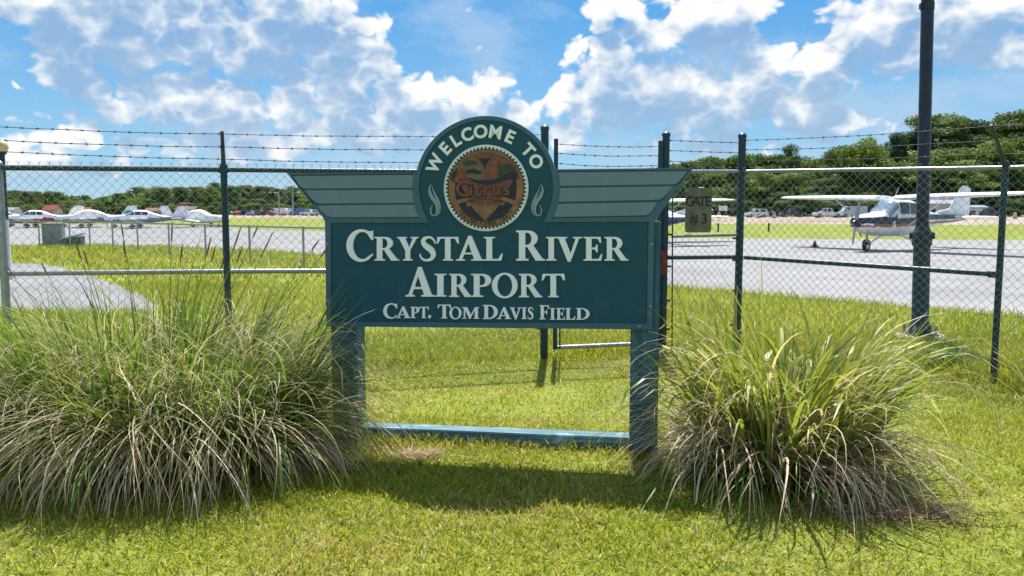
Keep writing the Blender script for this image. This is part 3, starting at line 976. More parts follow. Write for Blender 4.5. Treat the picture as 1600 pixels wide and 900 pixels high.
seal_part('ribbon_edge', [ZZ([(409, 647), (480, 637), (553, 633), (626, 637), (697, 645), (694, 648), (626, 640), (553, 636), (480, 640), (412, 650)][:5] + [(694, 648.5), (626, 640.5), (553, 636.5), (480, 640.5), (412, 650.5)])], .001, .0369, MAT['seal_black'])
def seal_text(txt, px, py, h, rot, mat, d, bold=0.0, name='lettering'):
    u, v = ZZ([(px, py)])[0]
    text_obj(name, txt, h / 305 * RM * 1.35, .001, mat, SEAL, SM(d, su + u, sv + v, rot), bold=bold)
for off, mt, b, d in ((0, 'seal_black', .0065, .0356), (1, 'seal_orange', .0018, .0372)):
    for ch, x, h in zip('Citrus', (392, 447, 497, 560, 634, 706), (118, 104, 112, 100, 100, 100)):
        seal_text(ch, x, 566 - 4 * off, h, 0, MAT[mt], d, bold=b, name='seal_letter')
seal_text('COUNTY FLORIDA', 553, 654, 22, 0, MAT['seal_black'], .0374, bold=.0006, name='ribbon_lettering')
est = '•ESTABLISHED 1887•'
for i, ch in enumerate(est):
    if ch == ' ': continue
    a = 222 + i * (318 - 222) / (len(est) - 1)
    r = 247
    seal_text(ch, 553 + r * math.cos(R(a)), 553 - r * math.sin(R(a)), 33, R(a + 90), MAT['seal_black'], .0285, bold=.0004, name='ring_letter')
flush()

# posts and the timber between them
def loc_on(pxl, pxr, py):
    """front-plane span of a post at a pixel row"""
    return sp(pxl, py)[0], sp(pxr, py)[0]
PW = .185
for (pxm, top) in ((533.5, 500), (1004.5, 346)):
    u = sp(pxm, 560)[0]
    mb = MB()
    zt = sp(pxm, top)[1]
    zb = -.15
    # the post carries the board on its front face, half lapped
    if pxm > 800:
        mb.box((u + .011, .036 + PW / 2 + .002, (zt + zb) / 2), (PW, PW, zt - zb))
    else:
        mb.box((u + .004, .036 + PW / 2 + .002, (zt + zb) / 2), (PW, PW, zt - zb))
    mb.build('post', MAT['post'], sign, bevel=.008)
ul, ur = sp(533.5, 600)[0] + PW / 2 + .004, sp(1004.5, 600)[0] - PW / 2 + .008
mb = MB()
mb.box(((ul + ur) / 2, .036 + .002 + .085, .012), (ur - ul, .14, .17))
mb.build('base_rail', MAT['rail_wood'], sign, bevel=.006)
# screw heads through the frame
for (x, y) in ((512.5, 381), (513.5, 470), (1018, 382), (1016, 478), (541, 505.5), (999, 509.5)):
    u, v = sp(x, y)
    mb = MB(); mb.lathe([(.009, 0), (.009, .003), (.005, .006)], (u, -.0145, v), 10, Matrix.Rotation(math.pi / 2, 3, 'X'))
    mb.build('screw_head', MAT['steel_grey'], sign)

# ------------------------------------------------------------------ chain-link fences
def lerp(a, b, t): return a + (b - a) * t

def tubes_np(paths, r, n=3):
    """paths (N,M,3) -> verts, quads of thin wires"""
    P = np.asarray(paths, np.float64)
    N, M, _ = P.shape
    d = np.gradient(P, axis=1)
    d /= np.linalg.norm(d, axis=2, keepdims=True) + 1e-12
    up = np.array([0.31, 0.52, 0.79])
    x = np.cross(d, up); x /= np.linalg.norm(x, axis=2, keepdims=True) + 1e-12
    u = np.cross(x, d)
    ang = 2 * np.pi * np.arange(n) / n
    V = P[:, :, None, :] + r * (x[:, :, None, :] * np.cos(ang)[None, None, :, None] + u[:, :, None, :] * np.sin(ang)[None, None, :, None])
    idx = np.arange(N * M * n).reshape(N, M, n)
    a = idx[:, :-1, :]; b = np.roll(idx, -1, 2)[:, :-1, :]; c = np.roll(idx, -1, 2)[:, 1:, :]; e = idx[:, 1:, :]
    Q = np.stack([a, b, c, e], -1).reshape(-1, 4)
    return V.reshape(-1, 3), Q

def chain_link(name, A, B, zb, ztA, ztB, parent, mat, pitch=.0425, r=.0027, prongs=True, off=(0, 0, 0), loc=(0, 0, 0)):
    """woven diamond wire between A and B (plan points), from zb up to ztA..ztB"""
    A = np.array([A[0], A[1]]); B = np.array([B[0], B[1]])
    Lg = np.linalg.norm(B - A)
    nw = max(2, int(round(Lg / pitch)))
    px = Lg / nw
    rows = max(2, int(round(((ztA + ztB) / 2 - zb) / pitch)))
    k = np.arange(rows + 1)
    i = np.arange(nw)
    s = (i[:, None] + ((k[None, :] + i[:, None]) % 2)) * px
    nrm = np.array([-(B - A)[1], (B - A)[0]]) / Lg
    zt = ztA + (ztB - ztA) * s / Lg
    z = zb + (zt - zb) * k[None, :] / rows
    wob = .0025 * np.sin(k[None, :] * 1.7 + i[:, None] * .9)
    side = np.where((k[None, :] + i[:, None]) % 2 == 0, .002, -.002) + wob * .5
    X = A[0] + (B - A)[0] / Lg * (s + wob) + nrm[0] * side
    Y = A[1] + (B - A)[1] / Lg * (s + wob) + nrm[1] * side
    P = np.stack([X + off[0] - loc[0], Y + off[1] - loc[1], z + off[2] - loc[2]], -1)
    V, Q = tubes_np(P, r)
    if prongs:
        # twisted selvage: a short stem and a little fork at every top corner
        st, nb = [], len(V)
        tops = P[:, -1, :]
        d3 = np.array([(B - A)[0] / Lg, (B - A)[1] / Lg, 0])
        keep = tops[(i + rows) % 2 == 0]
        keep = np.unique(np.round(keep, 4), axis=0)
        for sgn in (-1, 1):
            st.append(np.stack([keep, keep + np.array([0, 0, .022]), keep + d3 * sgn * .016 + np.array([0, 0, .042])], 1))
        V2, Q2 = tubes_np(np.concatenate(st), r)
        V = np.concatenate([V, V2]); Q = np.concatenate([Q, Q2 + nb])
    return np_mesh(name, V, Q, mat, parent)

def barbed(name, pts, parent, loc, sag=.02, step=.127, r=.0032):
    """two-strand wire with four-point barbs through pts"""
    mb = MB()
    path = []
    for a, b in zip(pts[:-1], pts[1:]):
        a, b = Vector(a), Vector(b)
        n = max(3, int((b - a).length / .25))
        for k in range(n):
            t = k / n
            p = lerp(a, b, t); p.z -= sag * 4 * t * (1 - t) * min(1, (b - a).length / 3)
            path.append(p)
    path.append(Vector(pts[-1]))
    rnd = random.Random(len(name) + int(abs(pts[0][2]) * 1000))
    path = [p + Vector((0, 0, rnd.uniform(-.003, .003))) for p in path]
    mb.tube([p - Vector(loc) for p in path], r, 5)
    # barbs
    acc = 0.04
    for a, b in zip(path[:-1], path[1:]):
        L = (b - a).length
        while acc < L:
            p = lerp(a, b, acc / L) - Vector(loc)
            d = (b - a).normalized()
            mb.tube([p - d * .012, p + d * .012], r * 1.9, 5)
            for q in range(2):
                w = Vector((rnd.uniform(-1, 1), rnd.uniform(-1, 1), rnd.uniform(-1, 1))).normalized()
                mb.tube([p - w * .017, p + w * .017], r * .55, 3)
            acc += step * rnd.uniform(.92, 1.08)
        acc -= L
    return mb.build(name, MAT['barb'], parent)

def pipe(name, a, b, r, mat, parent, loc, n=12, capb=None):
    mb = MB()
    mb.tube([Vector(a) - Vector(loc), Vector(b) - Vector(loc)], r, n)
    if capb:
        d = (Vector(b) - Vector(a)).normalized()
        q = Vector(b) - Vector(loc)
        mb.tube([q - d * .05, q - d * .045, q + d * .02, q + d * .03], [r * 1.05, r * 1.45, r * 1.45, r * .9], n)
    return mb.build(name, mat, parent, smooth=True)

def fence_post(name, p, top, r, mat, parent, loc, cap=True, n=14):
    mb = MB()
    x, y = p[0] - loc[0], p[1] - loc[1]
    prof = [(r, -.2), (r, top)]
    if cap: prof += [(r * 1.14, top), (r * 1.14, top + r * .7), (r * .7, top + r * 1.2), (.004, top + r * 1.35)]
    mb.lathe(prof, (x, y, 0), n)
    return mb.build(name, mat, parent, smooth=True)

def bands(name, p, zs, r, mat, parent, loc, dirv):
    """pressed-steel tension bands round a post, with their bolts"""
    mb = MB()
    for z in zs:
        mb.lathe([(r * 1.0, z - .012), (r * 1.12, z - .012), (r * 1.12, z + .012), (r * 1.0, z + .012)], (p[0] - loc[0], p[1] - loc[1], 0), 12)
        q = Vector((p[0] - loc[0], p[1] - loc[1], z)) + Vector(dirv) * (r + .018)
        mb.box(q, (.04, .016, .022))
    return tag(mb.build(name, mat, parent), kind='stuff')

# --- left fence: off-frame post, line post, big gate post
loc = Vector((LF[1].x, LF[1].y, 0))
fl = thing('chain_link_fence', 'tall chain-link fence with barbed wire, left of and behind the welcome sign', 'fence', loc, 0, 'chain-link perimeter fences')
TL = 2.005
gpL = at(851, 270, 8.58)
P0, P1, P2, PX = LF[1], LF[2], gpL, LF[0]
zr = {0: P0.z, 1: P1.z, 2: P2.z}
for a, b, nm in ((PX, P0, 't'), (P0, P1, 't'), (P1, P2, 't')):
    pipe('top_rail', a, b, .024, MAT['dark_rail'], fl, loc)
m0, m1, m2 = at(-3, 427.5, P0.y), at(352, 424, P1.y), at(851, 422, P2.y)
mx = Vector((PX.x, PX.y, m0.z))
for a, b in ((mx, m0), (m0, m1 - (m1 - m0).normalized() * .02), (m1 + (m2 - m1).normalized() * .03, m2)):
    pipe('mid_rail', a, b, .023, MAT['galv'], fl, loc, capb=None)
d01 = (P1 - P0).normalized(); d12 = (P2 - P1).normalized()
inn = Vector((d01.y, -d01.x, 0)) * .03
def link_between(a, b, zb=.04, dz=.018, mat=None):
    d = (b - a); d.z = 0; d.normalize()
    nn = Vector((-d.y, d.x, 0)) * -.026
    chain_link('chain_link_mesh', a + nn, b + nn, zb, a.z + dz, b.z + dz, fl, MAT['wire'], loc=loc)
link_between(PX, P0); link_between(P0, P1); link_between(P1, P2)
fence_post('line_post', P0, P0.z + .02, .035, MAT['galv'], fl, loc)
fence_post('line_post', P1, P1.z + .02, .032, MAT['green_steel'], fl, loc)
fence_post('gate_post', P2, at(851, 203, 8.58).z, .041, MAT['green_steel'], fl, loc)
bands('tension_band', P2, [.35, .75, 1.15, 1.6, 1.95], .041, MAT['dark_rail'], fl, loc, (-1, 0, 0))
bands('tension_band', P1, [P1.z - .02], .037, MAT['dark_rail'], fl, loc, (-.4, -.6, 0))
tops = [at(346.5, y, P1.y - .07) for y in (209, 229.5, 248.5)]
mb = MB()
base_arm = Vector((P1.x, P1.y, P1.z + .02)) - loc
tip = at(346.8, 204.5, P1.y - .10) - loc
mb.tube([base_arm, lerp(base_arm, tip, .35), tip], [.025, .02, .017], 8)
mb.build('barb_arm', MAT['barb'], fl, smooth=True)
for i, (yl, ym, yr) in enumerate(((197.5, 209.5, 211.5), (219, 229.5, 233), (236.5, 248.5, 254))):
    a = at(-130, yl - 1.5, PX.y - .07); a0 = at(-3, yl, P0.y - .08); b = at(346.8, ym, P1.y - .08); c = at(845, yr - 1, P2.y)
    barbed('barbed_wire', [a, a0, b, c], fl, loc)

# --- right fence: gate post, corner post, leaning-arm post, off-frame post
gpR, cpR, lpR, xpR = RF
loc2 = Vector((cpR.x, cpR.y, 0))
fr = thing('chain_link_fence', 'tall chain-link fence with barbed wire, right of the sign in front of the light pole', 'fence', loc2, 0, 'chain-link perimeter fences')
def L2(name, a, b, r, mat, capb=None): return pipe(name, a, b, r, mat, fr, loc2, capb=capb)
fence_post('gate_post', gpR, at(1040, 213, gpR.y).z, .041, MAT['green_steel'], fr, loc2)
fence_post('corner_post', cpR, at(1158, 215, cpR.y).z, .043, MAT['green_steel'], fr, loc2)
fence_post('line_post', lpR, lpR.z + .03, .029, MAT['green_steel'], fr, loc2)
fence_post('line_post', xpR, xpR.z + .03, .029, MAT['green_steel'], fr, loc2)
L2('top_rail', gpR, cpR, .021, MAT['galv'])
L2('top_rail', cpR, lpR, .0195, MAT['galv'])
L2('top_rail', lpR, xpR, .0195, MAT['galv'])
m0, m1 = at(1044, 402.5, gpR.y), at(1155, 401.5, cpR.y)
L2('mid_rail', m0, m1, .023, MAT['dark_rail'])
L2('mid_rail', at(1050, 369.5, gpR.y), at(1155, 366.5, cpR.y), .017, MAT['galv'])
m2 = at(1163, 402, cpR.y); m3 = at(1553, 428, 7.47)
L2('mid_rail', m2, m3, .0255, MAT['dark_rail'], capb=True)
for a, b, za in ((gpR, cpR, .05), (cpR, lpR, .05), (lpR, xpR, .05)):
    d = (b - a); d.z = 0; d.normalize()
    nn = Vector((d.y, -d.x, 0)) * .028
    chain_link('chain_link_mesh', a + nn, b + nn, za, a.z + .012, b.z + .012, fr, MAT['wire'], loc=loc2)
L2('tension_bar', at(1051, 300, gpR.y - .03), at(1050, 555, gpR.y - .03), .008, MAT['barb'])
bands('tension_band', gpR, [.3, .62, 1.0, 1.35, 1.9], .041, MAT['dark_rail'], fr, loc2, (1, -.1, 0))
bands('tension_band', cpR, [.3, .7, 1.05, 1.3, 1.6, 2.02], .043, MAT['dark_rail'], fr, loc2, (-1, 0, 0))
bands('tension_band', lpR, [lpR.z], .029, MAT['dark_rail'], fr, loc2, (.3, -.6, 0))
nout = Vector((-.67, -.74, 0))
armb = Vector((lpR.x, lpR.y, lpR.z + .03)); armt = at(1549, 195, lpR.y - .19)
mb = MB()
mb.tube([armb - loc2 - Vector((0, 0, .02)), lerp(armb, armt, .3) - loc2, armt - loc2], [.023, .017, .013], 8)
mb.build('barb_arm', MAT['barb'], fr, smooth=True)
xoff = armt - armb
for (yc, yl, yx, ya) in ((219.5, 196, 183, .97), (234, 216, 208, .62), (250.5, 236.5, 231, .28)):
    q = lerp(armb, armt, ya)
    x = Vector((xpR.x, xpR.y, xpR.z)) + xoff * ya
    barbed('barbed_wire', [at(1162, yc, cpR.y), q, x], fr, loc2)
for (y1, y2) in ((219.5, 223), (235.5, 238.5), (252, 256)):
    barbed('barbed_wire', [at(1043, y1, gpR.y), at(1155, y2, cpR.y)], fr, loc2, sag=.01)
# concrete footings where the gate posts enter the ground
for p, par, l_ in ((gpR, fr, loc2),):
    mb = MB()
    mb.lathe([(.11, -.08), (.11, .035), (.08, .055), (.05, .06)], (p.x - l_.x, p.y - l_.y, 0), 12)
    mb.build('concrete_footing', MAT['concrete'], par, smooth=True)

# --- the gate leaf between the two big posts
gA, gB = at(868.5, 300, 8.62), at(1030.5, 300, 8.85)
locg = Vector((gA.x, gA.y, 0))
gate = thing('gate', 'narrow chain-link gate with barbed wire strands behind the right half of the sign', 'gate', locg)
zg0 = at(868, 543, 8.62).z
for p, px_, t in ((gA, 868.5, 217), (gB, 1030.5, 220)):
    pipe('gate_upright', Vector((p.x, p.y, zg0 - .02)), Vector((p.x, p.y, at(px_, t, p.y).z)), .023, MAT['dark_rail'], gate, locg)
zgt = at(868, 268, 8.62).z
for z in (zg0, 1.02, zgt):
    pipe('gate_bar', Vector((gA.x + .027, gA.y, z)), Vector((gB.x - .027, gB.y, z + .01)), .0235, MAT['galv'] if z == zg0 else MAT['dark_rail'], gate, locg)
nn = Vector((0, -.03, 0))
chain_link('chain_link_mesh', gA + nn, gB + nn, zg0, zgt, zgt, gate, MAT['wire'], loc=locg, prongs=False)
pipe('tension_bar', Vector((gA.x + .05, gA.y - .03, zg0)), Vector((gA.x + .05, gA.y - .03, zgt)), .008, MAT['barb'], gate, locg)
for (y1, y2) in ((225, 229), (239.5, 243), (255.5, 259)):
    barbed('barbed_wire', [at(871, y1, gA.y), at(1028, y2, gB.y)], gate, locg, sag=.045)
mb = MB()
for z in (.55, 1.75):
    mb.tube([Vector((-.027, 0, z)), Vector((-.12, -.03, z))], .012, 6)
    mb.lathe([(.034, z - .03), (.034, z + .03)], (0, 0, 0), 10)
mb.build('hinge', MAT['galv'], gate)

# lock box and padlock at the latch side
q = at(1037, 410, gpR.y - .075)
lb = thing('lock_box', 'faded red lock box strapped to the gate post right of the sign', 'lock box', q)
mb = MB(); mb.box((0, 0, 0), (.066, .05, .27)); mb.build('box_body', MAT['red_box'], lb, bevel=.008)
mb = MB(); mb.box((0, -.027, .02), (.05, .006, .16)); mb.build('lid', MAT['red_box'], lb, bevel=.002)
mb = MB(); mb.tube([(0, -.032, -.08), (0, -.036, -.08)], .008, 8); mb.build('keyhole', MAT['barb'], lb)
q = at(1028.5, 409, gB.y - .05)
pl = thing('padlock', 'grey padlock and latch hanging on the gate upright beside the red box', 'padlock', q)
mb = MB(); mb.box((0, 0, -.06), (.05, .025, .085)); mb.build('lock_body', MAT['steel_grey'], pl, bevel=.006)
mb = MB(); mb.tube([(-.018, 0, -.02), (-.018, 0, .03), (-.009, 0, .045), (.009, 0, .045), (.018, 0, .03), (.018, 0, -.02)], .0055, 8); mb.build('shackle', MAT['galv'], pl, smooth=True)
mb = MB(); mb.box((.005, .022, .06), (.05, .018, .13)); mb.build('latch_fork', MAT['steel_grey'], pl, bevel=.004)

# GATE #3 plate wired to the mesh
gy = 8.98
g0, g1, g2 = at(1070.5, 328.5, gy), at(1112, 328.5, gy), at(1091.3, 328.5, gy)
gw = (g1 - g0).length; gh = (at(1091, 294, gy) - at(1091, 363.5, gy)).length
gs = thing('gate_sign', 'weathered olive plate lettered GATE #3 wired to the fence mesh', 'sign', g2, 0.02)
def rrect(w, h, r, n=5):
    o = []
    for (sx, sy, a0) in ((1, 1, 0), (-1, 1, 90), (-1, -1, 180), (1, -1, 270)):
        for i in range(n + 1):
            a = R(a0 + 90 * i / n)
            o.append((sx * (w / 2 - r) + r * math.cos(a), sy * (h / 2 - r) + r * math.sin(a)))
    return o
outline_obj('plate', [rrect(gw, gh, .03)], .004, MAT['gate_plate'], gs, SM(0))
kpx = gw / 41.5
def gtext(t, px, py, h, shear=0):
    u = (px - 1091.3) * kpx; v = (328.5 - py) * gh / 69.5
    text_obj('gate_letter', t, h * kpx * 1.38, .001, MAT['gate_ink'], gs, SM(.0026, u, v), bold=.0035)
for ch, x in zip('GATE', (1077.6, 1087.6, 1097.2, 1106.2)):
    gtext(ch, x, 315.5, 15.5)
gtext('#', 1084.5, 342.5, 16); gtext('3', 1100.5, 342.5, 16)
flush()
mb = MB()
for (x, y) in ((-.8, .85), (.8, .85), (-.8, -.85), (.8, -.85)):
    mb.tube([(x * gw / 2, -.003, y * gh / 2), (x * gw / 2, .02, y * gh / 2)], .006, 6)
mb.build('tie_wire', MAT['steel_grey'], gs)

# ------------------------------------------------------------------ lamp posts
bp = ground(1437, 528)
lp = thing('light_pole', 'tall dark navy light pole with a thick lower sleeve behind the right fence', 'light pole', (bp.x, bp.y, 0))
lp.rotation_euler = (0, R(-1.4), 0)      # the pole leans a little
k = 1256 / bp.y
zc = at(1438, 372, bp.y).z
mb = MB(); mb.lathe([(.30, -.2), (.30, .03), (.27, .05)], n=20); mb.build('concrete_pad', MAT['concrete'], lp, smooth=True)
mb = MB(); mb.box((0, 0, .05), (.33, .33, .03)); mb.build('base_plate', MAT['pole_teal'], lp, bevel=.004)
for (sx, sy) in ((1, 1), (-1, 1), (-1, -1), (1, -1)):
    mb = MB(); mb.lathe([(.014, .08), (.014, .17), (.024, .17), (.024, .195), (.014, .195), (.014, .22)], (sx * .135, sy * .135, -.05), 8); mb.build('anchor_bolt', MAT['steel_grey'], lp)
mb = MB(); mb.lathe([(.135, .08), (.13, .16), (.102, .22), (.099, zc - .10)], n=24); mb.build('sleeve', MAT['pole_teal'], lp, smooth=True)
mb = MB(); mb.lathe([(.099, zc - .10), (.117, zc - .09), (.117, zc + .07), (.095, zc + .10), (.076, zc + .16)], n=24)
for i in range(4):
    a = R(45 + 90 * i + 12)
    mb.box((.12 * math.cos(a), .12 * math.sin(a), zc + .03), (.05, .05, .08), a)
mb.build('collar', MAT['pole_teal'], lp, bevel=.006)
mb = MB(); mb.lathe([(.077, zc + .10), (.075, 2.6), (.071, 6.9)], n=24); mb.build('shaft', MAT['pole_navy'], lp, smooth=True)
zb = at(1444, 10, bp.y).z
mb = MB(); mb.lathe([(.072, zb - .05), (.081, zb - .045), (.081, zb + .045), (.072, zb + .05)], n=20); mb.box((-.09, -.02, zb), (.03, .05, .07)); mb.build('clamp_band', MAT['pole_navy'], lp, bevel=.003)
mb = MB(); mb.tube([(0, 0, 6.85), (0, -.3, 7.1), (0, -.9, 7.25)], .045, 10); mb.build('arm', MAT['pole_navy'], lp, smooth=True)
mb = MB(); mb.loft([[Vector((x * w, -.8 - y, 7.2 + z)) for (x, z) in ((-1, 0), (1, 0), (.7, .12), (-.7, .12))] for (y, w) in ((0, .08), (.25, .17), (.6, .12))]); mb.build('lamp_head', MAT['pole_navy'], lp)

gl = at(2, 229, 19.0)
gb = thing('globe_lamp', 'slim navy lamp post with a cream globe at the left edge', 'lamp post', (gl.x, gl.y, 0))
mb = MB(); mb.lathe([(.10, -.1), (.10, .12), (.065, .2), (.055, gl.z - .75)], n=12); mb.build('lower_shaft', MAT['lid_white'], gb, smooth=True)
mb = MB(); mb.lathe([(.062, gl.z - 1.7), (.062, gl.z - .2), (.10, gl.z - .17), (.10, gl.z - .12)], n=12); mb.build('post', MAT['pole_navy'], gb, smooth=True)
mb = MB(); mb.lathe([(.15 * math.cos(R(a)) + .001, gl.z + .15 * math.sin(R(a))) for a in range(-80, 91, 17)], n=18); mb.build('globe', MAT['globe'], gb, smooth=True)

# ------------------------------------------------------------------ low fence by the apron
lowx = [(-40, 383), (8, 384.5), (62, 385.5), (110, 387), (141, 388), (177, 391), (216, 394), (265, 398.5), (322, 405), (391, 412), (475, 420.5), (580, 431), (700, 446)]
lps = []
for (px, py) in lowx:
    g = ground(px, py)
    lps.append(g)
# straighten the line: fit x against y
A_ = np.polyfit([p.y for p in lps[2:]], [p.x for p in lps[2:]], 1)
ll = Vector((lps[5].x, lps[5].y, 0))
lowf = thing('low_fence', 'low grey chain-link fence along the apron edge, left of the sign', 'fence', ll)
HT = 1.16
pts = [Vector((p.x, p.y, 0)) for p in lps]
for p in pts:
    mb = MB(); mb.lathe([(.034, -.1), (.034, HT), (.038, HT), (.03, HT + .05), (.004, HT + .06)], (p.x - ll.x, p.y - ll.y, 0), 8); mb.build('fence_post', MAT['galv'], lowf, smooth=True)
for a, b in zip(pts[:-1], pts[1:]):
    pipe('top_rail', a + Vector((0, 0, HT)), b + Vector((0, 0, HT)), .026, MAT['galv'], lowf, ll, n=8)
    chain_link('chain_link_mesh', a, b, .03, HT, HT, lowf, MAT['wire'], pitch=.055, r=.0016, prongs=False, loc=ll)

# grey cabinet and slant-topped bin behind the low fence
c = ground(76, 385.5)
ub = thing('utility_cabinet', 'grey metal utility cabinet standing at the apron edge behind the low fence', 'cabinet', (c.x - .05, c.y + .55, 0), R(14))
mb = MB(); mb.box((0, 0, .52), (.82, .6, 1.0)); mb.build('cabinet_body', MAT['cabinet'], ub, bevel=.015)
mb = MB(); mb.box((0, 0, 1.045), (.88, .66, .05)); mb.build('top', MAT['cabinet'], ub, bevel=.01)
for s in (-1, 1):
    d_ = MB(); d_.box((s * .2, -.305, .53), (.385, .012, .88)); dd = d_.build('door', MAT['cabinet'], ub, bevel=.004)
mb = MB(); mb.box((-.03, -.325, .55), (.02, .03, .14)); mb.build('handle', MAT['barb'], ub)
c = ground(106, 386.5)
bn = thing('slant_top_bin', 'dark green bin with a tilted pale lid beside the grey cabinet', 'bin', (c.x, c.y + .5, 0), R(10))
mb = MB(); mb.loft([[Vector((x, y, 0)) for (x, y) in ((-.36, -.3), (.36, -.3), (.36, .3), (-.36, .3))], [Vector((x, y, z)) for (x, y, z) in ((-.40, -.34, .36), (.40, -.34, .50), (.40, .34, .50), (-.40, .34, .36))]]); mb.build('bin_body', MAT['lid_green'], bn, bevel=.01)
mb = MB(); mb.box((.05, 0, .50), (1.05, .78, .05), M=Matrix.Rotation(R(-14), 3, 'Y')); mb.build('lid', MAT['lid_white'], bn, bevel=.01)

# ------------------------------------------------------------------ the two grass clumps
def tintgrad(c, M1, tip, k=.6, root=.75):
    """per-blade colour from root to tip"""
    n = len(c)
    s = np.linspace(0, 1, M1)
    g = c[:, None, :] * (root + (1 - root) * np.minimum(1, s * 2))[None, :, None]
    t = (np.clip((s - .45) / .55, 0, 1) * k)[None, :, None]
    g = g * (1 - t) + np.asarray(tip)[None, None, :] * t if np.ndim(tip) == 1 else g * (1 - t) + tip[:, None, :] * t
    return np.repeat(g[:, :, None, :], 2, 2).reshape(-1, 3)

def clump_part(name, root, n, rx, ry, az_fn, th0, bend, L, w, pal, tip, mat, M=7, power=1.6, tipk=.5, jit=.15, kind='stuff', zmin=.01, ring=.0, curlr=.4, belly=.3, tuft=0):
    m_ = max(1, n // tuft) if tuft else n
    k_ = rng.integers(0, m_, n) if tuft else np.arange(n)
    a = rng.uniform(0, 2 * math.pi, m_)
    rr = ring + (1 - ring) * np.sqrt(rng.random(m_))
    bx, by = rx * rr * np.cos(a), ry * rr * np.sin(a)
    az = np.arctan2(by / ry, bx / rx) + rng.normal(0, az_fn, m_)
    th_, bd_, L_, cu_ = th0(m_, rr), bend(m_, rr), L(m_, rr), rng.normal(0, curlr, m_)
    sp_ = .022 if tuft else 0
    bx, by = bx[k_] + rng.normal(0, sp_, n), by[k_] + rng.normal(0, sp_, n)
    base = np.stack([bx, by, np.zeros(n)], -1)
    jt = 1.0 if tuft else 0.0
    az = az[k_] + rng.normal(0, .22, n) * jt
    th_ = np.maximum(0, th_[k_] + rng.normal(0, .09, n) * jt)
    bd_ = bd_[k_] * (1 + rng.normal(0, .16, n) * jt)
    L_ = L_[k_] * (1 + rng.normal(0, .12, n) * jt)
    cu_ = cu_[k_] + rng.normal(0, .2, n) * jt
    v, q = ribbons(base, az, th_, bd_, L_, rng.uniform(*w, n), M=M, power=power, twist=.9, face=az + math.pi / 2 + rng.normal(0, .7, n), belly=belly, zmin=zmin, curl=cu_)
    c = mixcol(pal, n, jit)
    tc = mixcol(tip, n, .12)
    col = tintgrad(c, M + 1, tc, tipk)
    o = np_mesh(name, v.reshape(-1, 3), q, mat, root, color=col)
    if kind: o['kind'] = kind
    return o
U = lambda a, b: (lambda n, rr: rng.uniform(a, b, n))
TAN = [(.66, .53, .37), (.76, .64, .50), (.52, .39, .27), (.70, .56, .36), (.80, .71, .58)]
BROWN = [(.28, .18, .12), (.36, .24, .17), (.42, .31, .22)]
CG = [(.085, .19, .016), (.13, .26, .022), (.18, .30, .03), (.06, .14, .016)]
CY = [(.22, .29, .04), (.30, .34, .06), (.18, .26, .035)]

lc = ground(250, 722)
lcl = thing('grass_clump', 'wide fountain grass clump with tan drooping blades and seed stalks, left of the sign', 'grass clump', (lc.x, lc.y, 0), 0, 'ornamental grass clumps beside the sign')
RX, RY = .82, .44
clump_part('green_blades', lcl, 1800, RX, RY, .5, lambda n, r: .03 + .42 * r * rng.random(n), lambda n, r: rng.uniform(.1, 1.0, n), lambda n, r: rng.uniform(.6, 1.18, n), (0.0099, 0.0199), CG, CY, MAT['clump'], tipk=.35, tuft=9)
clump_part('side_blades', lcl, 900, RX, RY, .35, lambda n, r: .3 + .5 * r * rng.random(n), lambda n, r: rng.uniform(1.0, 2.0, n), lambda n, r: rng.uniform(.7, 1.15, n), (0.0099, 0.0170), CG + CY, CY + TAN[:1], MAT['clump'], tipk=.5, ring=.4, tuft=8)
clump_part('curled_dry_tips', lcl, 1140, RX, RY, .9, lambda n, r: .02 + .50 * r * rng.random(n), lambda n, r: rng.uniform(1.4, 3.6, n), lambda n, r: rng.uniform(.6, 1.24, n), (0.0085, 0.0170), [(.12, .20, .03), (.22, .24, .07)], TAN, MAT['dry'], tipk=1.0, power=3.2, M=11, curlr=1.2, tuft=5)
clump_part('drooping_dry_blades', lcl, 1900, RX, RY, .45, lambda n, r: .03 + .5 * rng.random(n), lambda n, r: rng.uniform(2.2, 3.1, n), lambda n, r: rng.uniform(.55, 1.3, n), (0.007, 0.0165), TAN + BROWN, TAN, MAT['dry'], tipk=.7, ring=.35, power=1.05, M=12, curlr=.8, tuft=7)
clump_part('arching_blades', lcl, 1500, RX, RY, .6, lambda n, r: .02 + .45 * r * rng.random(n), lambda n, r: rng.uniform(1.6, 2.9, n), lambda n, r: rng.uniform(.7, 1.32, n), (0.0075, 0.0150), CG + [(.24, .24, .08)], TAN, MAT['dry'], tipk=.95, power=2.1, M=12, curlr=.9, tuft=5)
clump_part('drooping_green_blades', lcl, 780, RX, RY, .45, lambda n, r: .08 + .5 * rng.random(n), lambda n, r: rng.uniform(1.9, 2.9, n), lambda n, r: rng.uniform(.6, 1.2, n), (0.0099, 0.0185), CG, CY, MAT['clump'], tipk=.5, ring=.4, power=1.15, M=10, curlr=.6, tuft=7)
clump_part('thatch', lcl, 960, RX * 1.1, RY * 1.25, .6, U(.4, 1.35), U(.4, 1.6), U(.2, .6), (0.0085, 0.0156), BROWN, BROWN, MAT['dry'], ring=.15)
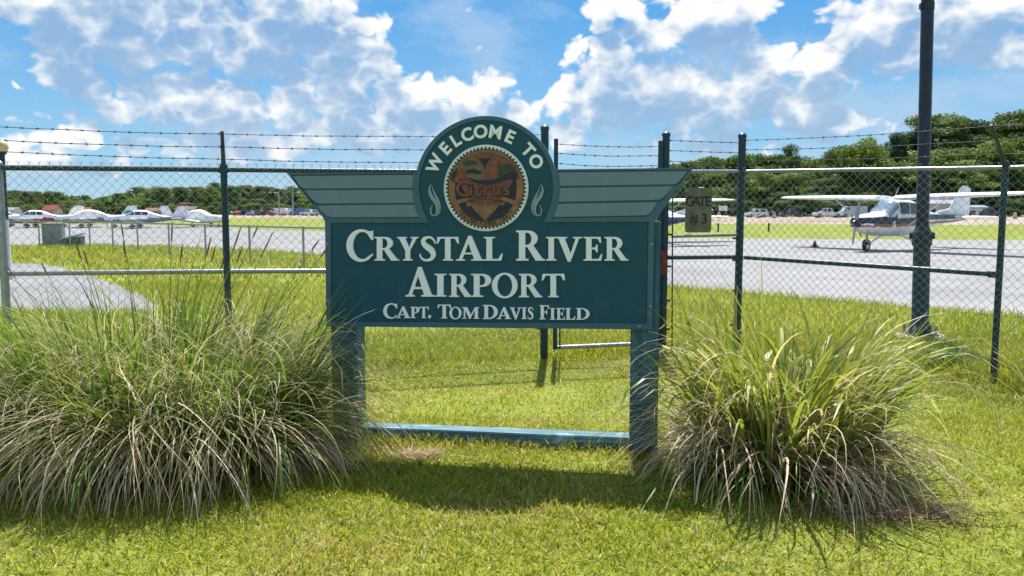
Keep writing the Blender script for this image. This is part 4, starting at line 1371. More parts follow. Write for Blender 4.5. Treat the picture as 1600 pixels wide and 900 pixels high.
# flowering stalks, each with its own head
def stalk(root, rootloc, px, py, Y, lean_px, headlen, drop=0.0, thick=.0028):
    tip = at(px, py, Y) - rootloc
    b = at(px + lean_px, 700, Y) - rootloc
    base = Vector((tip.x * .35 + (b.x - tip.x) * .3, b.y * .5, 0.05))
    mid = lerp(base, tip, .55) + Vector((-(tip.x - base.x) * .12, 0, .05))
    d = (tip - mid).normalized()
    e = tip + d * headlen + Vector((0, 0, -drop))
    mb = MB()
    P = [base, lerp(base, mid, .5), mid, lerp(mid, tip, .6) + Vector((0, 0, .01)), tip]
    mb.tube(P, [thick, thick, thick * .9, thick * .75, thick * .6], 5)
    st = mb.build('flower_stalk', MAT['stalk'], root, smooth=True)
    mb = MB()
    H = [tip, lerp(tip, e, .15), lerp(tip, e, .5), lerp(tip, e, .85), e]
    mb.tube(H, [.002, .0038, .005, .0034, .001], 6)
    for k in range(26):
        t = random.random(); p = lerp(tip, e, t)
        w = (d + Vector((random.uniform(-.7, .7), random.uniform(-.7, .7), random.uniform(-.3, .5)))).normalized()
        mb.tube([p, p + w * random.uniform(.010, .024)], [.0016, .0005], 3)
    mb.build('seed_head', MAT['seedhead'], st)
for (px, py, lp_, hl, dr, dY) in ((25, 436, 10, .09, 0, .1), (127, 405, 20, .13, .0, .05), (138, 416, 26, .10, .0, .0), (196, 402, 4, .10, 0, -.1), (193, 372, 2, .09, 0, .25), (268, 378, -30, .15, .03, .0), (322, 402, 18, .13, .0, .0), (330, 410, 24, .10, 0, .15), (364, 392, -6, .16, 0, -.05), (370, 410, -10, .11, .0, .1), (345, 420, 3, .12, .0, .2), (282, 410, 2, .12, 0, 0.1), (406, 405, 18, .20, 0, .1), (487, 392, -20, .08, 0, .1), (500, 402, 30, .09, 0, -.1), (395, 372, 16, .08, 0, 0), (75, 430, 10, .09, 0, .05)):
    stalk(lcl, Vector((lc.x, lc.y, 0)), px, py, lc.y + dY, -lp_, hl, dr)

rc = ground(1222, 742)
rcl = thing('grass_clump', 'smaller broad-leaved grass clump with yellow-green leaves, right of the sign', 'grass clump', (rc.x, rc.y, 0), 0, 'ornamental grass clumps beside the sign')
RX, RY = .44, .30
LG = [(.17, .26, .028), (.24, .33, .04), (.31, .38, .06), (.09, .17, .022), (.38, .40, .08)]
LY = [(.42, .40, .09), (.32, .36, .08), (.50, .42, .07)]
clump_part('fine_green_blades', rcl, 343, RX, RY, .7, lambda n, r: .02 + .5 * r * rng.random(n), U(.15, 1.6), U(.55, 1.15), (0.0135, 0.0243), LG, LY, MAT['clump'], tipk=.6, tuft=4)
clump_part('dry_stems', rcl, 396, RX, RY, .9, lambda n, r: .02 + .6 * r * rng.random(n), U(.3, 2.6), U(.45, .95), (0.0081, 0.0162), BROWN + TAN, TAN, MAT['dry'], tipk=.7, M=8, curlr=1.0, tuft=4)
clump_part('drooping_dry_blades', rcl, 561, RX, RY, .6, U(0.0405, 0.6750), U(2.1, 3.1), U(.5, 1.25), (.008, .020), TAN + BROWN, TAN, MAT['dry'], tipk=.7, ring=.2, power=1.1, M=12, curlr=.8, tuft=6)
clump_part('thatch', rcl, 594, RX * 1.1, RY * 1.3, .6, U(.4, 1.35), U(.4, 1.6), U(.2, .6), (0.0081, 0.0162), BROWN, BROWN, MAT['dry'], ring=.15)
clump_part('arching_dry_blades', rcl, 198, RX * .9, RY, .6, lambda n, r: .02 + .4 * r * rng.random(n), U(1.6, 2.9), U(.7, 1.35), (0.0095, 0.0216), LG[:2] + TAN[:2], TAN, MAT['dry'], tipk=.9, power=2.1, M=12, curlr=.8, tuft=4)
clump_part('low_green_blades', rcl, 343, RX, RY, .6, U(0.1350, 1.0800), U(1.4, 2.8), U(.5, 1.05), (.010, .022), CG, CG, MAT['clump'], ring=.2, tuft=4, power=1.2)
# broad leaves, one object each
NLEAF = 270
a = rng.uniform(0, 2 * math.pi, NLEAF); rr = np.sqrt(rng.random(NLEAF))
bx, by = RX * rr * np.cos(a), RY * rr * np.sin(a)
az = np.arctan2(by / RY, bx / RX) + rng.normal(0, .9, NLEAF)
Ln = rng.uniform(.6, 1.26, NLEAF)
th = .02 + .62 * rr * rng.random(NLEAF); bd = rng.uniform(.3, 3.0, NLEAF)
wd = rng.uniform(.024, .046, NLEAF)
bx[0], by[0], az[0], Ln[0], th[0], bd[0], wd[0] = -.13, -.02, 2.4, 1.36, .02, .05, .022      # the one that stands highest
V, Q = ribbons(np.stack([bx, by, np.zeros(NLEAF)], -1), az, th, bd, Ln, wd, M=9, power=2.8, twist=1.1, face=az + math.pi / 2 + rng.normal(0, .8, NLEAF), belly=.5, curl=rng.normal(0, .5, NLEAF))
cl = mixcol(LG, NLEAF, .18); tp = mixcol(LY + TAN[:1], NLEAF, .1)
for i in range(NLEAF):
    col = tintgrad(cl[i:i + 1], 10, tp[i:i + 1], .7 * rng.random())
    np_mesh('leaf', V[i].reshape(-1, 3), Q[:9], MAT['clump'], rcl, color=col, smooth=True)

# feathery weed at the foot of the light pole, bare patch of leaf litter beside the right clump
wl = ground(1470, 580)
wd_ = thing('weed', 'feathery green weed growing at the foot of the navy light pole', 'plant', (wl.x, wl.y, 0))
clump_part('stems', wd_, 60, .16, .12, 1.5, U(0, .3), U(.1, .5), U(.25, .5), (.006, .012), [(.07, .16, .03), (.09, .2, .04)], [(.12, .24, .05)], MAT['clump'])
clump_part('fine_leaves', wd_, 900, .26, .18, 1.5, U(0, .8), U(.2, 1.2), U(.12, .42), (.003, .006), [(.06, .15, .025), (.09, .2, .04)], [(.12, .24, .05)], MAT['clump'], M=4)
n = 1500
wch = rng.integers(0, 10, n); wch = np.where(wch < 6, 0, np.where(wch < 8, 1, 2))
cx = np.array([q[0] for q in BARE])[wch]; cy = np.array([q[1] for q in BARE])[wch]
ex = np.array([q[2] for q in BARE])[wch]; ey = np.array([q[3] for q in BARE])[wch]
bx = cx + rng.normal(0, .55, n) * ex; by = cy + rng.normal(0, .55, n) * ey
v, q = ribbons(np.stack([bx, by, rng.uniform(.006, .03, n)], -1), rng.uniform(0, 6.3, n), rng.uniform(1.2, 1.6, n), rng.uniform(-.2, .2, n), rng.uniform(.04, .17, n), rng.uniform(.004, .010, n), M=3, face=rng.uniform(0, 6.3, n), zmin=.008)
o = np_mesh('leaf_litter', v.reshape(-1, 3), q, MAT['dry'], color=np.repeat(mixcol(BROWN + TAN[2:3], n), 8, 0))
tag(o, 'dry brown leaf litter on the bare lawn patches beside the clumps', 'leaf litter', kind='stuff')

# ------------------------------------------------------------------ aircraft
def catmull(keys, n):
    """keys: rows (x, ...); resampled smoothly to n rows"""
    K = np.array(keys, float)
    seg = np.linspace(0, len(K) - 1 - 1e-6, n)
    out = []
    for s_ in seg:
        i = int(s_); t = s_ - i
        p0, p1, p2, p3 = K[max(i - 1, 0)], K[i], K[i + 1], K[min(i + 2, len(K) - 1)]
        m1 = (p2 - p0) / 2; m2 = (p3 - p1) / 2
        out.append((2 * t ** 3 - 3 * t ** 2 + 1) * p1 + (t ** 3 - 2 * t ** 2 + t) * m1 + (-2 * t ** 3 + 3 * t ** 2) * p2 + (t ** 3 - t ** 2) * m2)
    return np.array(out)

def ring(x, zb, zt, w, e=2.7, N=28):
    o = []
    zc, h = (zb + zt) / 2, (zt - zb) / 2
    for k in range(N):
        a = 2 * math.pi * k / N
        c, s_ = math.cos(a), math.sin(a)
        o.append((x, w * math.copysign(abs(c) ** (2 / e), c), zc + h * math.copysign(abs(s_) ** (2 / e), s_)))
    return o

def hull(name, keys, mats, pick, parent, n=34, N=28):
    """fuselage loft; pick(x, y, z) -> material slot"""
    rows = catmull(keys, n)
    rings = [ring(*r[:4], e=r[4], N=N) for r in rows]
    mb = MB()
    mb.loft([[Vector(p) for p in r] for r in rings])
    for i, f in enumerate(mb.f):
        c = sum((Vector(mb.v[j]) for j in f), Vector()) / len(f)
        mb.mi[i] = pick(c.x, c.y, c.z)
    return mb.build(name, mats, parent, smooth=True, autosmooth=60)

def hull_patch(name, keys, x0, x1, z0, z1, mat, parent, sides=(1, -1), off=.012, n=10, m=6, slant=0.0):
    """a window pane following the fuselage between x0..x1 and z0..z1"""
    rows = catmull(keys, 200)
    mb = MB()
    for sd in sides:
        rings = []
        for i in range(n):
            xx = x0 + (x1 - x0) * i / (n - 1)
            line = []
            for j in range(m):
                zz = z0 + (z1 - z0) * j / (m - 1)
                x = xx + slant * (zz - z0)
                k = int(np.argmin(np.abs(rows[:, 0] - x)))
                _, zb, zt, w, e = rows[k][:5]
                zc, h = (zb + zt) / 2, (zt - zb) / 2
                q = min(.995, abs((zz - zc) / h))
                y = w * (1 - q ** e) ** (1 / e)
                line.append(Vector((x, sd * (y + off), zz + off * .3)))
            rings.append(line)
        mb.loft(rings, cap=False, closed=False)
    return mb.build(name, mat, parent, smooth=True)

def foil(chord, thick, n=9):
    """airfoil loop, leading edge at x=0, trailing edge at x=-chord"""
    up = [(-chord * t, thick * chord * 4.2 * (math.sqrt(t) * .45 - .20 * t - .25 * t * t + .0)) for t in [(i / n) ** 1.6 for i in range(n + 1)]]
    lo = [(x, -z * .6) for (x, z) in up[1:-1]]
    return up + lo[::-1]

def wing(name, stations, mats, parent, tipmat=None):
    """stations: (y, x_le, z, chord, thick)"""
    mb = MB()
    mb.loft([[Vector((xle + x, y, z + zz)) for (x, zz) in foil(c, t)] for (y, xle, z, c, t) in stations])
    return mb.build(name, mats, parent, smooth=True, autosmooth=50)

def fin(name, pts, w, mat, parent, y=0.0):
    """vertical surface from a side outline (x, z), lens shaped in section"""
    mb = MB()
    c = Vector((sum(p[0] for p in pts) / len(pts), y, sum(p[1] for p in pts) / len(pts)))
    n = len(pts)
    outer = [Vector((x, y, z)) for (x, z) in pts]
    ri = [lerp(p, c, .22) + Vector((0, w / 2, 0)) for p in outer]
    le = [lerp(p, c, .22) - Vector((0, w / 2, 0)) for p in outer]
    b = 0
    vs = outer + ri + le
    fs = [tuple(n + i for i in range(n)), tuple(2 * n + i for i in range(n))[::-1]]
    for i in range(n):
        j = (i + 1) % n
        fs += [(i, j, n + j, n + i), (j, i, 2 * n + i, 2 * n + j)]
    mb.add(vs, fs)
    return mb.build(name, mat, parent, smooth=True, autosmooth=35)

def wheel(parent, x, y, r, wd, pant=None, name='wheel'):
    RX_ = Matrix.Rotation(math.pi / 2, 3, 'X')
    mb = MB()
    mb.lathe([(r * .55, -wd * .5), (r * .9, -wd * .5), (r, -wd * .25), (r, wd * .25), (r * .9, wd * .5), (r * .55, wd * .5)], (x, y, r), 18, RX_)
    w = mb.build(name, MAT['rubber'], parent, smooth=True)
    mb = MB(); mb.lathe([(.02, -wd * .54), (r * .5, -wd * .53), (r * .5, wd * .53), (.02, wd * .54)], (x, y, r), 12, RX_)
    mb.build('wheel_hub', MAT['white_metal'], w)
    if pant:
        mb = MB()
        rows = [(x + 1.75 * r * t, r * (1.05 - .55 * abs(t) ** 1.5), r * (1.05 + .85 * (1 - abs(t + .15) ** 1.8)), wd * .85 * math.sqrt(max(.02, 1 - (t * .98) ** 2))) for t in (-1, -.75, -.4, 0, .4, .75, 1)]
        mb.loft([[Vector((p[0], p[1] + y, p[2])) for p in ring(a, b, c, d, 2.2, 12)] for (a, b, c, d) in rows])
        mb.build('wheel_fairing', pant, w, smooth=True)
    return w

def propeller(parent, x, z, r, ang, spin_mat):
    mb = MB()
    mb.lathe([(.15, 0), (.145, .08), (.10, .20), (.05, .28), (.005, .31)], (x, 0, z), 14, Matrix.Rotation(math.pi / 2, 3, 'Y'))
    sp_ = mb.build('spinner', spin_mat, parent, smooth=True)
    for k in range(2):
        a = ang + math.pi * k
        d = Vector((0, math.cos(a), math.sin(a))); e = Vector((0, -math.sin(a), math.cos(a)))
        mb = MB()
        mb.loft([[Vector((x + .06, 0, z)) + d * (r * t) + e * (sx * c / 2) + Vector((sy * .012 + sx * tw, 0, 0)) for (sx, sy) in ((-1, 0), (0, 1), (1, 0), (0, -1))] for (t, c, tw) in ((.1, .10, .05), (.35, .15, .04), (.7, .13, .02), (.95, .09, .01), (1.0, .03, .005))])
        mb.build('propeller_blade', MAT['steel_grey'], sp_, smooth=True)

HK = [(2.05, .98, 1.32, .20, 2.2), (1.98, .86, 1.42, .38, 2.5), (1.6, .74, 1.50, .50, 2.8), (1.05, .64, 1.55, .54, 3.0), (.72, .60, 1.62, .56, 3.0),
      (.45, .585, 1.85, .57, 3.0), (.12, .58, 2.08, .57, 3.2), (-.5, .58, 2.12, .57, 3.2), (-1.1, .62, 2.08, .54, 3.2), (-1.75, .74, 1.86, .44, 2.9), (-2.6, .90, 1.62, .32, 2.7), (-3.6, 1.04, 1.50, .22, 2.5), (-4.7, 1.15, 1.45, .13, 2.4), (-5.55, 1.22, 1.42, .05, 2.2)]

def high_wing(label, loc, yaw, upper, band, line, lower, bands, reg=None, group='parked light aircraft'):
    """four-seat high-wing aircraft, nose along +x"""
    t = thing('light_aircraft', label, 'light aircraft', loc, yaw, group)
    mats = [MAT[upper], MAT[band], MAT[line], MAT[lower]]
    def pick(x, y, z):
        # the cheat line climbs slightly to the tail
        s_ = .025 * (2 - x)
        b0, b1, l0, l1 = [b + s_ for b in bands]
        if b0 <= z < b1: return 1
        if l0 <= z < l1: return 2
        return 3 if z < l0 else 0
    f = hull('fuselage', HK, mats, pick, t, n=56, N=44)
    # wrap-round windshield: lofted strip over the top of the nose of the cabin
    rows = catmull(HK, 200)
    mb = MB()
    rg = []
    for x in np.linspace(.74, .14, 7):
        k = int(np.argmin(np.abs(rows[:, 0] - x)))
        xx, zb, zt, w, e = rows[k][:5]
        zc, h = (zb + zt) / 2, (zt - zb) / 2
        line_ = []
        for a in np.linspace(22, 158, 15):
            c, s_ = math.cos(R(a)), math.sin(R(a))
            p = Vector((xx, (w + .012) * math.copysign(abs(c) ** (2 / e), c), zc + (h + .012) * abs(s_) ** (2 / e)))
            line_.append(p)
        rg.append(line_)
    mb.loft(rg, cap=False, closed=False)
    mb.build('windshield', MAT['glass'], t, smooth=True)
    for x0, x1 in ((.10, -.52), (-.60, -1.10)):
        for sd in (1, -1): hull_patch('side_window', HK, x0, x1, 1.50, 1.95, MAT['dark_glass'], t, sides=(sd,), slant=-.12)
    for sd in (1, -1): hull_patch('rear_window', HK, -1.25, -1.75, 1.62, 1.82, MAT['dark_glass'], t, sides=(sd,))
    for s_ in (1, -1):
        wing('wing', [(s_ * y, xl, z, c, th) for (y, xl, z, c, th) in ((.40, .42, 2.14, 1.62, .12), (2.6, .42, 2.19, 1.60, .12), (5.1, .30, 2.24, 1.16, .11), (5.42, .22, 2.245, 1.0, .08), (5.5, .10, 2.24, .7, .05))], mats[0], t)
        mb = MB()
        a, b = Vector((.15, s_ * .55, .75)), Vector((.12, s_ * 2.55, 2.15))
        mb.loft([[p + Vector((.07 * cx, 0, .02 * cz)) for (cx, cz) in ((-1, 0), (0, 1), (1, 0), (0, -1))] for p in (a, b)])
        mb.build('wing_strut', MAT['white_metal'], t)
        mb = MB(); mb.tube([(-.25, s_ * .35, .66), (-.32, s_ * .75, .48), (-.36, s_ * 1.12, .22)], [.045, .035, .03], 8); mb.build('gear_leg', MAT['white_metal'], t, smooth=True)
        wheel(t, -.36, s_ * 1.24, .215, .16)
        wing('tailplane', [(s_ * y, xl, 1.36, c, .09) for (y, xl, c) in ((.08, -4.45, 1.25), (1.5, -4.75, .85), (1.68, -4.9, .55))], mats[0], t)
    mb = MB(); mb.tube([(1.42, 0, .78), (1.36, 0, .45), (1.40, 0, .2)], [.05, .045, .04], 8); mb.build('nose_gear_leg', MAT['steel_grey'], t, smooth=True)
    wheel(t, 1.40, 0, .19, .14, name='nose_wheel')
    fin('fin', [(-3.1, 1.50), (-4.2, 1.66), (-5.15, 2.72), (-5.25, 2.76), (-5.65, 2.74), (-5.6, 2.2), (-5.62, 1.38), (-4.4, 1.42)], .13, mats[0], t)
    fin('rudder', [(-5.64, 2.70), (-5.86, 2.64), (-5.80, 1.40), (-5.64, 1.38)], .07, mats[0], t)
    propeller(t, 2.05, 1.15, .88, R(82), mats[1])
    mb = MB(); mb.tube([(-.2, .1, 2.2), (-.45, .1, 2.62)], [.012, .006], 5); mb.build('antenna', MAT['white_metal'], t)
    mb = MB(); mb.tube([(1.55, -.22, .76), (1.42, -.24, .60)], .035, 8); mb.build('exhaust', MAT['steel_grey'], t)
    if reg:
        x, z, h, sl = reg[1:]
        text_obj('registration', reg[0], h, .004, MAT['white_metal'], t, Matrix.Translation((x, .36, z)) @ Matrix.Rotation(math.pi + R(sl), 4, 'Z') @ ROT, bold=.006, shear=.3)
        flush()
    return t

def wheel_ground(px, py):
    g = ground(px, py)
    return g
# the big one behind the light pole, nose to the left
high_wing('white high-wing light aircraft with dark and rust stripes, parked behind the light pole', (15.55, 33.3, .008), R(211), 'white_metal', 'plane_navy', 'plane_orange', 'white_metal', (1.12, 1.36, .98, 1.07))
# the one behind the gate plate, tail towards the camera
yaw2 = math.atan2(.93, -.36)
c2 = at(1003, 331, 43)
high_wing('high-wing light aircraft with navy lower body marked N510, behind the gate sign', (c2.x, c2.y, .008), yaw2, 'white_metal', 'plane_blue', 'plane_blue', 'plane_blue', (.80, 1.20, .5, .8), reg=('N510', -2.55, 1.08, .42, -4.5))

LK = [(2.15, .72, 1.05, .20, 2.2), (2.05, .60, 1.16, .38, 2.5), (1.6, .50, 1.24, .50, 2.8), (.9, .44, 1.30, .54, 3.0), (.45, .42, 1.34, .56, 3.0), (.05, .42, 1.52, .56, 2.6),
      (-.4, .42, 1.74, .55, 2.6), (-1.0, .43, 1.78, .54, 2.6), (-1.7, .48, 1.66, .50, 2.6), (-2.3, .56, 1.42, .42, 2.6), (-3.2, .68, 1.22, .30, 2.5), (-4.3, .80, 1.12, .17, 2.4), (-5.05, .88, 1.06, .06, 2.2)]

def low_wing(label, loc, yaw, body, belly, finmat, finlow, cover=False, beacon=False, pant='white_metal', fins=True):
    t = thing('light_aircraft', label, 'light aircraft', loc, yaw, 'parked light aircraft')
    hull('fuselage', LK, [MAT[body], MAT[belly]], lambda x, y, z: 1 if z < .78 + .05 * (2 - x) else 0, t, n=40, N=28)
    if cover:
        mb = MB()
        rows = catmull([r for r in LK if .5 > r[0] > -2.5], 14)
        mb.loft([[Vector((p[0], p[1] * 1.05, p[2])) for p in ring(r[0], r[1] + .35, r[2] + .05, r[3] + .03, 2.4, 20)] for r in rows])
        mb.build('canopy_cover', MAT['cover'], t, smooth=True)
    else:
        for x0, x1 in ((.02, -.45), (-.52, -1.05), (-1.12, -1.65)):
            for sd in (1, -1): hull_patch('side_window', LK, x0, x1, 1.28, 1.60, MAT['dark_glass'], t, sides=(sd,))
        rows = catmull(LK, 200); mb = MB(); rg = []
        for x in np.linspace(.36, -.28, 6):
            k = int(np.argmin(np.abs(rows[:, 0] - x))); xx, zb, zt, w, e = rows[k][:5]
            zc, h = (zb + zt) / 2, (zt - zb) / 2
            rg.append([Vector((xx, (w + .012) * math.copysign(abs(math.cos(R(a))) ** (2 / e), math.cos(R(a))), zc + (h + .012) * abs(math.sin(R(a))) ** (2 / e))) for a in np.linspace(28, 152, 11)])
        mb.loft(rg, cap=False, closed=False); mb.build('windshield', MAT['glass'], t, smooth=True)
    for s_ in (1, -1):
        wing('wing', [(s_ * y, xl, z, c, .13) for (y, xl, z, c) in ((.40, .15, .52, 1.75), (1.2, .0, .58, 1.6), (4.4, -.05, .90, 1.5), (4.7, -.2, .93, 1.1))], MAT[body], t)
        wing('tailplane', [(s_ * y, xl, .98, c, .10) for (y, xl, c) in ((.06, -4.15, .85), (1.7, -4.2, .72), (1.82, -4.3, .5))], MAT[body], t)
        mb = MB(); mb.tube([(-.45, s_ * 1.5, .56), (-.45, s_ * 1.52, .25)], .045, 8); mb.build('gear_leg', MAT['white_metal'], t)
        wheel(t, -.45, s_ * 1.55, .20, .16, MAT[pant])
    mb = MB(); mb.tube([(1.5, 0, .55), (1.52, 0, .2)], .045, 8); mb.build('nose_gear_leg', MAT['white_metal'], t)
    wheel(t, 1.52, 0, .18, .14, MAT[pant], name='nose_wheel')
    fin('fin', [(-3.2, 1.16), (-3.85, 1.28), (-4.55, 2.22), (-5.15, 2.24), (-5.0, 1.02), (-4.2, 1.06)], .13, MAT[finmat], t)
    fin('fin_stripe', [(-3.95, 1.40), (-4.28, 1.80), (-5.04, 1.80), (-4.98, 1.30)], .15, MAT[finlow], t)
    fin('rudder', [(-5.17, 2.22), (-5.42, 2.18), (-5.28, 1.02), (-5.02, 1.02)], .07, MAT[finmat], t)
    if beacon:
        mb = MB(); mb.loft([ring_ for ring_ in [[Vector(p) for p in ring(x, 2.16, 2.44, w, 2.3, 12)] for (x, w) in ((-4.35, .05), (-4.55, .12), (-5.0, .12), (-5.25, .05))]]); mb.build('fin_tip', MAT['plane_red'], t, smooth=True)
    propeller(t, 2.15, .90, .92, R(75), MAT[body])
    return t
def park(px, py): 
    g = ground(px, py); return (g.x, g.y, .008)
low_wing('white low-wing light aircraft at the far left edge of the row', park(18, 353.5), R(12), 'white_metal', 'white_metal', 'white_metal', 'white_metal')
low_wing('red-bellied low-wing light aircraft with white fin, in front at the left of the row', park(41, 355.5), R(196), 'white_metal', 'plane_red', 'white_metal', 'white_metal', pant='plane_red')
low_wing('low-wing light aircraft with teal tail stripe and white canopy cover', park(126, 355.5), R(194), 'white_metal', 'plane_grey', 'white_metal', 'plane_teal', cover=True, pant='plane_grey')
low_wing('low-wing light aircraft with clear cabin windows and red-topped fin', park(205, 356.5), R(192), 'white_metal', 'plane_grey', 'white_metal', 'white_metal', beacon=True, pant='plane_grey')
low_wing('low-wing light aircraft under a white cover, nose to the right beside the red-topped fin', park(322, 355), R(-14), 'white_metal', 'white_metal', 'white_metal', 'white_metal', cover=True, pant='plane_grey')

# the small dark cone on the apron
c = ground(1273, 386.5)
co = thing('traffic_cone', 'small dark red cone on the apron left of the striped aircraft', 'cone', (c.x, c.y, .008))
mb = MB(); mb.box((0, 0, .02), (.30, .30, .04)); mb.build('base', MAT['cone'], co, bevel=.006)
mb = MB(); mb.lathe([(.115, .04), (.07, .17), (.045, .27), (.03, .29)], n=12); mb.build('cone_body', MAT['cone'], co, smooth=True)

# ------------------------------------------------------------------ vehicles along the far road
def car(label, px, back, yaw, paint, kind):
    Y = road_y(px) + back
    g = Vector(((px - 800) / F * Y, Y, ROADZ))
    t = thing({'pickup': 'pickup_truck', 'suv': 'parked_car', 'sedan': 'parked_car', 'van': 'parked_van'}[kind], label, {'pickup': 'pickup', 'suv': 'car', 'sedan': 'car', 'van': 'van'}[kind], (g.x, g.y, ROADZ), yaw, 'vehicles along the far road')
    W_ = .92
    if kind == 'pickup':
        body = [(-2.75, .55), (-2.78, 1.05), (-.62, 1.08), (-.60, 1.10), (1.15, 1.12), (2.55, 1.02), (2.75, .85), (2.75, .5), (2.3, .42), (-2.3, .42)]
        cab = [(-.75, 1.08), (-.62, 1.82), (-.45, 1.88), (.75, 1.86), (1.45, 1.12)]
        wheels = (1.75, -1.70); r = .40
    elif kind == 'van':
        body = [(-2.6, .5), (-2.62, 2.15), (-2.5, 2.3), (1.3, 2.3), (1.6, 2.2), (2.2, 1.3), (2.75, 1.1), (2.8, .5), (2.3, .4), (-2.2, .4)]
        cab = None; wheels = (1.8, -1.7); r = .38
    else:
        h = 1.75 if kind == 'suv' else 1.45
        body = [(-2.25, .45), (-2.3, 1.0), (-2.2, 1.05), (1.2, 1.02), (2.15, .88), (2.3, .7), (2.3, .45), (1.9, .35), (-1.9, .35)]
        cab = [(-2.15, 1.03), (-1.85, h - .06), (-1.6, h), (.35, h), (.6, h - .06), (1.35, 1.0)] if kind == 'suv' else [(-1.75, 1.0), (-1.1, h), (.35, h), (1.2, .98)]
        wheels = (1.4, -1.35); r = .33
    def section(poly, w0, w1):
        mb = MB()
        zs = [p[1] for p in poly]; lo, hi = min(zs), max(zs)
        rgs = []
        for (s_, k) in ((-1, 0), (1, 0)):
            rgs.append([Vector((x, s_ * (w0 + (w1 - w0) * (z - lo) / (hi - lo)), z)) for (x, z) in poly])
        mb.loft(rgs)
        return mb
    section(body, W_, W_ * .97).build('body', MAT[paint], t, bevel=.05, smooth=True, autosmooth=40)
    if cab:
        section(cab, W_ * .95, W_ * .74).build('cabin', MAT[paint], t, bevel=.04, smooth=True, autosmooth=40)
        lo, hi = cab[0][1], max(z for x, z in cab)
        xs0, xs1 = cab[0][0], cab[-1][0]
        for s_ in (-1, 1):
            for (a, b) in ((.12, .46), (.52, .84)):
                mb = MB()
                P_ = []
                for (f, zz) in ((a, .14), (b, .14), (b - (.16 if b > .8 else 0), .86), (a + .04, .86)):
                    z = lo + (hi - lo) * zz
                    P_.append(Vector((xs0 + (xs1 - xs0) * f, s_ * (W_ * (.95 - .21 * zz) + .012), z)))
                mb.prism(P_, (0, s_ * .01, 0)); mb.build('window', MAT['dark_glass'], t)
        mb = MB()
        x1, z1, x0, z0 = cab[-1][0], cab[-1][1], cab[-2][0], cab[-2][1]
        nn_ = Vector((z0 - z1, 0, x1 - x0)).normalized() * .015
        mb.prism([Vector((x1 - .08, y * .9, z1 + .05)) + nn_ for y in (-W_, W_)] + [Vector((x0 + .06, y * .72, z0 - .05)) + nn_ for y in (W_, -W_)], nn_ * .4); mb.build('windshield', MAT['dark_glass'], t)
    else:
        for s_ in (-1, 1):
            mb = MB(); mb.prism([Vector((x, s_ * (W_ * .985), z)) for (x, z) in ((1.0, 1.4), (2.0, 1.4), (1.55, 2.05), (1.0, 2.05))], (0, s_ * .02, 0)); mb.build('window', MAT['dark_glass'], t)
    RX_ = Matrix.Rotation(math.pi / 2, 3, 'X')
    for x in wheels:
        for s_ in (-1, 1):
            mb = MB(); mb.lathe([(r * .6, -.11), (r, -.11), (r, .11), (r * .6, .11)], (x, s_ * (W_ - .08), r), 16, RX_); w = mb.build('wheel', MAT['rubber'], t, smooth=True)
            mb = MB(); mb.lathe([(.02, -.12), (r * .58, -.115), (r * .58, .115), (.02, .12)], (x, s_ * (W_ - .08), r), 10, RX_); mb.build('rim', MAT['steel_grey'], w)
    for s_ in (-1, 1):
        mb = MB(); mb.box((2.26 if kind not in ('pickup', 'van') else 2.74, s_ * .66, .78 if kind != 'pickup' else .86), (.06, .30, .14)); mb.build('headlight', MAT['glass'], t)
        mb = MB(); mb.box((-2.28 if kind not in ('pickup', 'van') else -2.76, s_ * .78, .85), (.06, .16, .22)); mb.build('tail_light', MAT['car_red'], t)
    return t
car('white pickup truck on the far road, left of the striped aircraft', 1291, 44, R(176), 'car_white', 'pickup')
car('white sport utility car on the far road beside the corner post', 1180, 50, R(184), 'car_white', 'suv')
car('dark pickup truck in the tree shade, between the white car and white pickup', 1236, 62, R(4), 'car_dark', 'pickup')
car('dark sedan in the tree shade, just right of the corner post', 1214, 66, R(2), 'car_dark', 'sedan')
car('pale silver van on the far road, right of the white pickup', 1330, 52, R(180), 'car_silver', 'van')
car('blue sedan on the far road, seen past the aircraft tail', 1478, 40, R(178), 'car_blue', 'sedan')
car('dark pickup truck beyond the striped aircraft tail', 1540, 50, R(2), 'car_dark', 'pickup')
car('white box van far off under the left wing of the sign', 437, 40, R(172), 'car_white', 'van')
car('silver van far off beside the street light', 452, 46, R(176), 'car_silver', 'van')
car('blue van far off, right of the street light', 470, 38, R(186), 'car_blue', 'van')
car('white pickup far off at the left tip of the sign frame', 485, 30, R(160), 'car_white', 'pickup')
for i, (px, k, p) in enumerate(((375, 'sedan', 'car_red'), (386, 'suv', 'car_dark'), (397, 'sedan', 'car_silver'), (408, 'suv', 'car_dark'), (419, 'sedan', 'car_red'), (496, 'suv', 'car_silver'))):
    nm = {'car_red': 'dark red', 'car_dark': 'black', 'car_silver': 'silver'}[p]
    car(f'tiny {nm} {"car" if k == "sedan" else "tall car"} ' + ('at the left end of the far parked row', 'second in the far parked row', 'third in the far parked row', 'fourth in the far parked row', 'fifth in the far parked row', 'just left of the sign frame, far off')[i], px, 26 + 2 * (i % 3), R(90 + 80 * ((i * 7) % 3)), p, k)

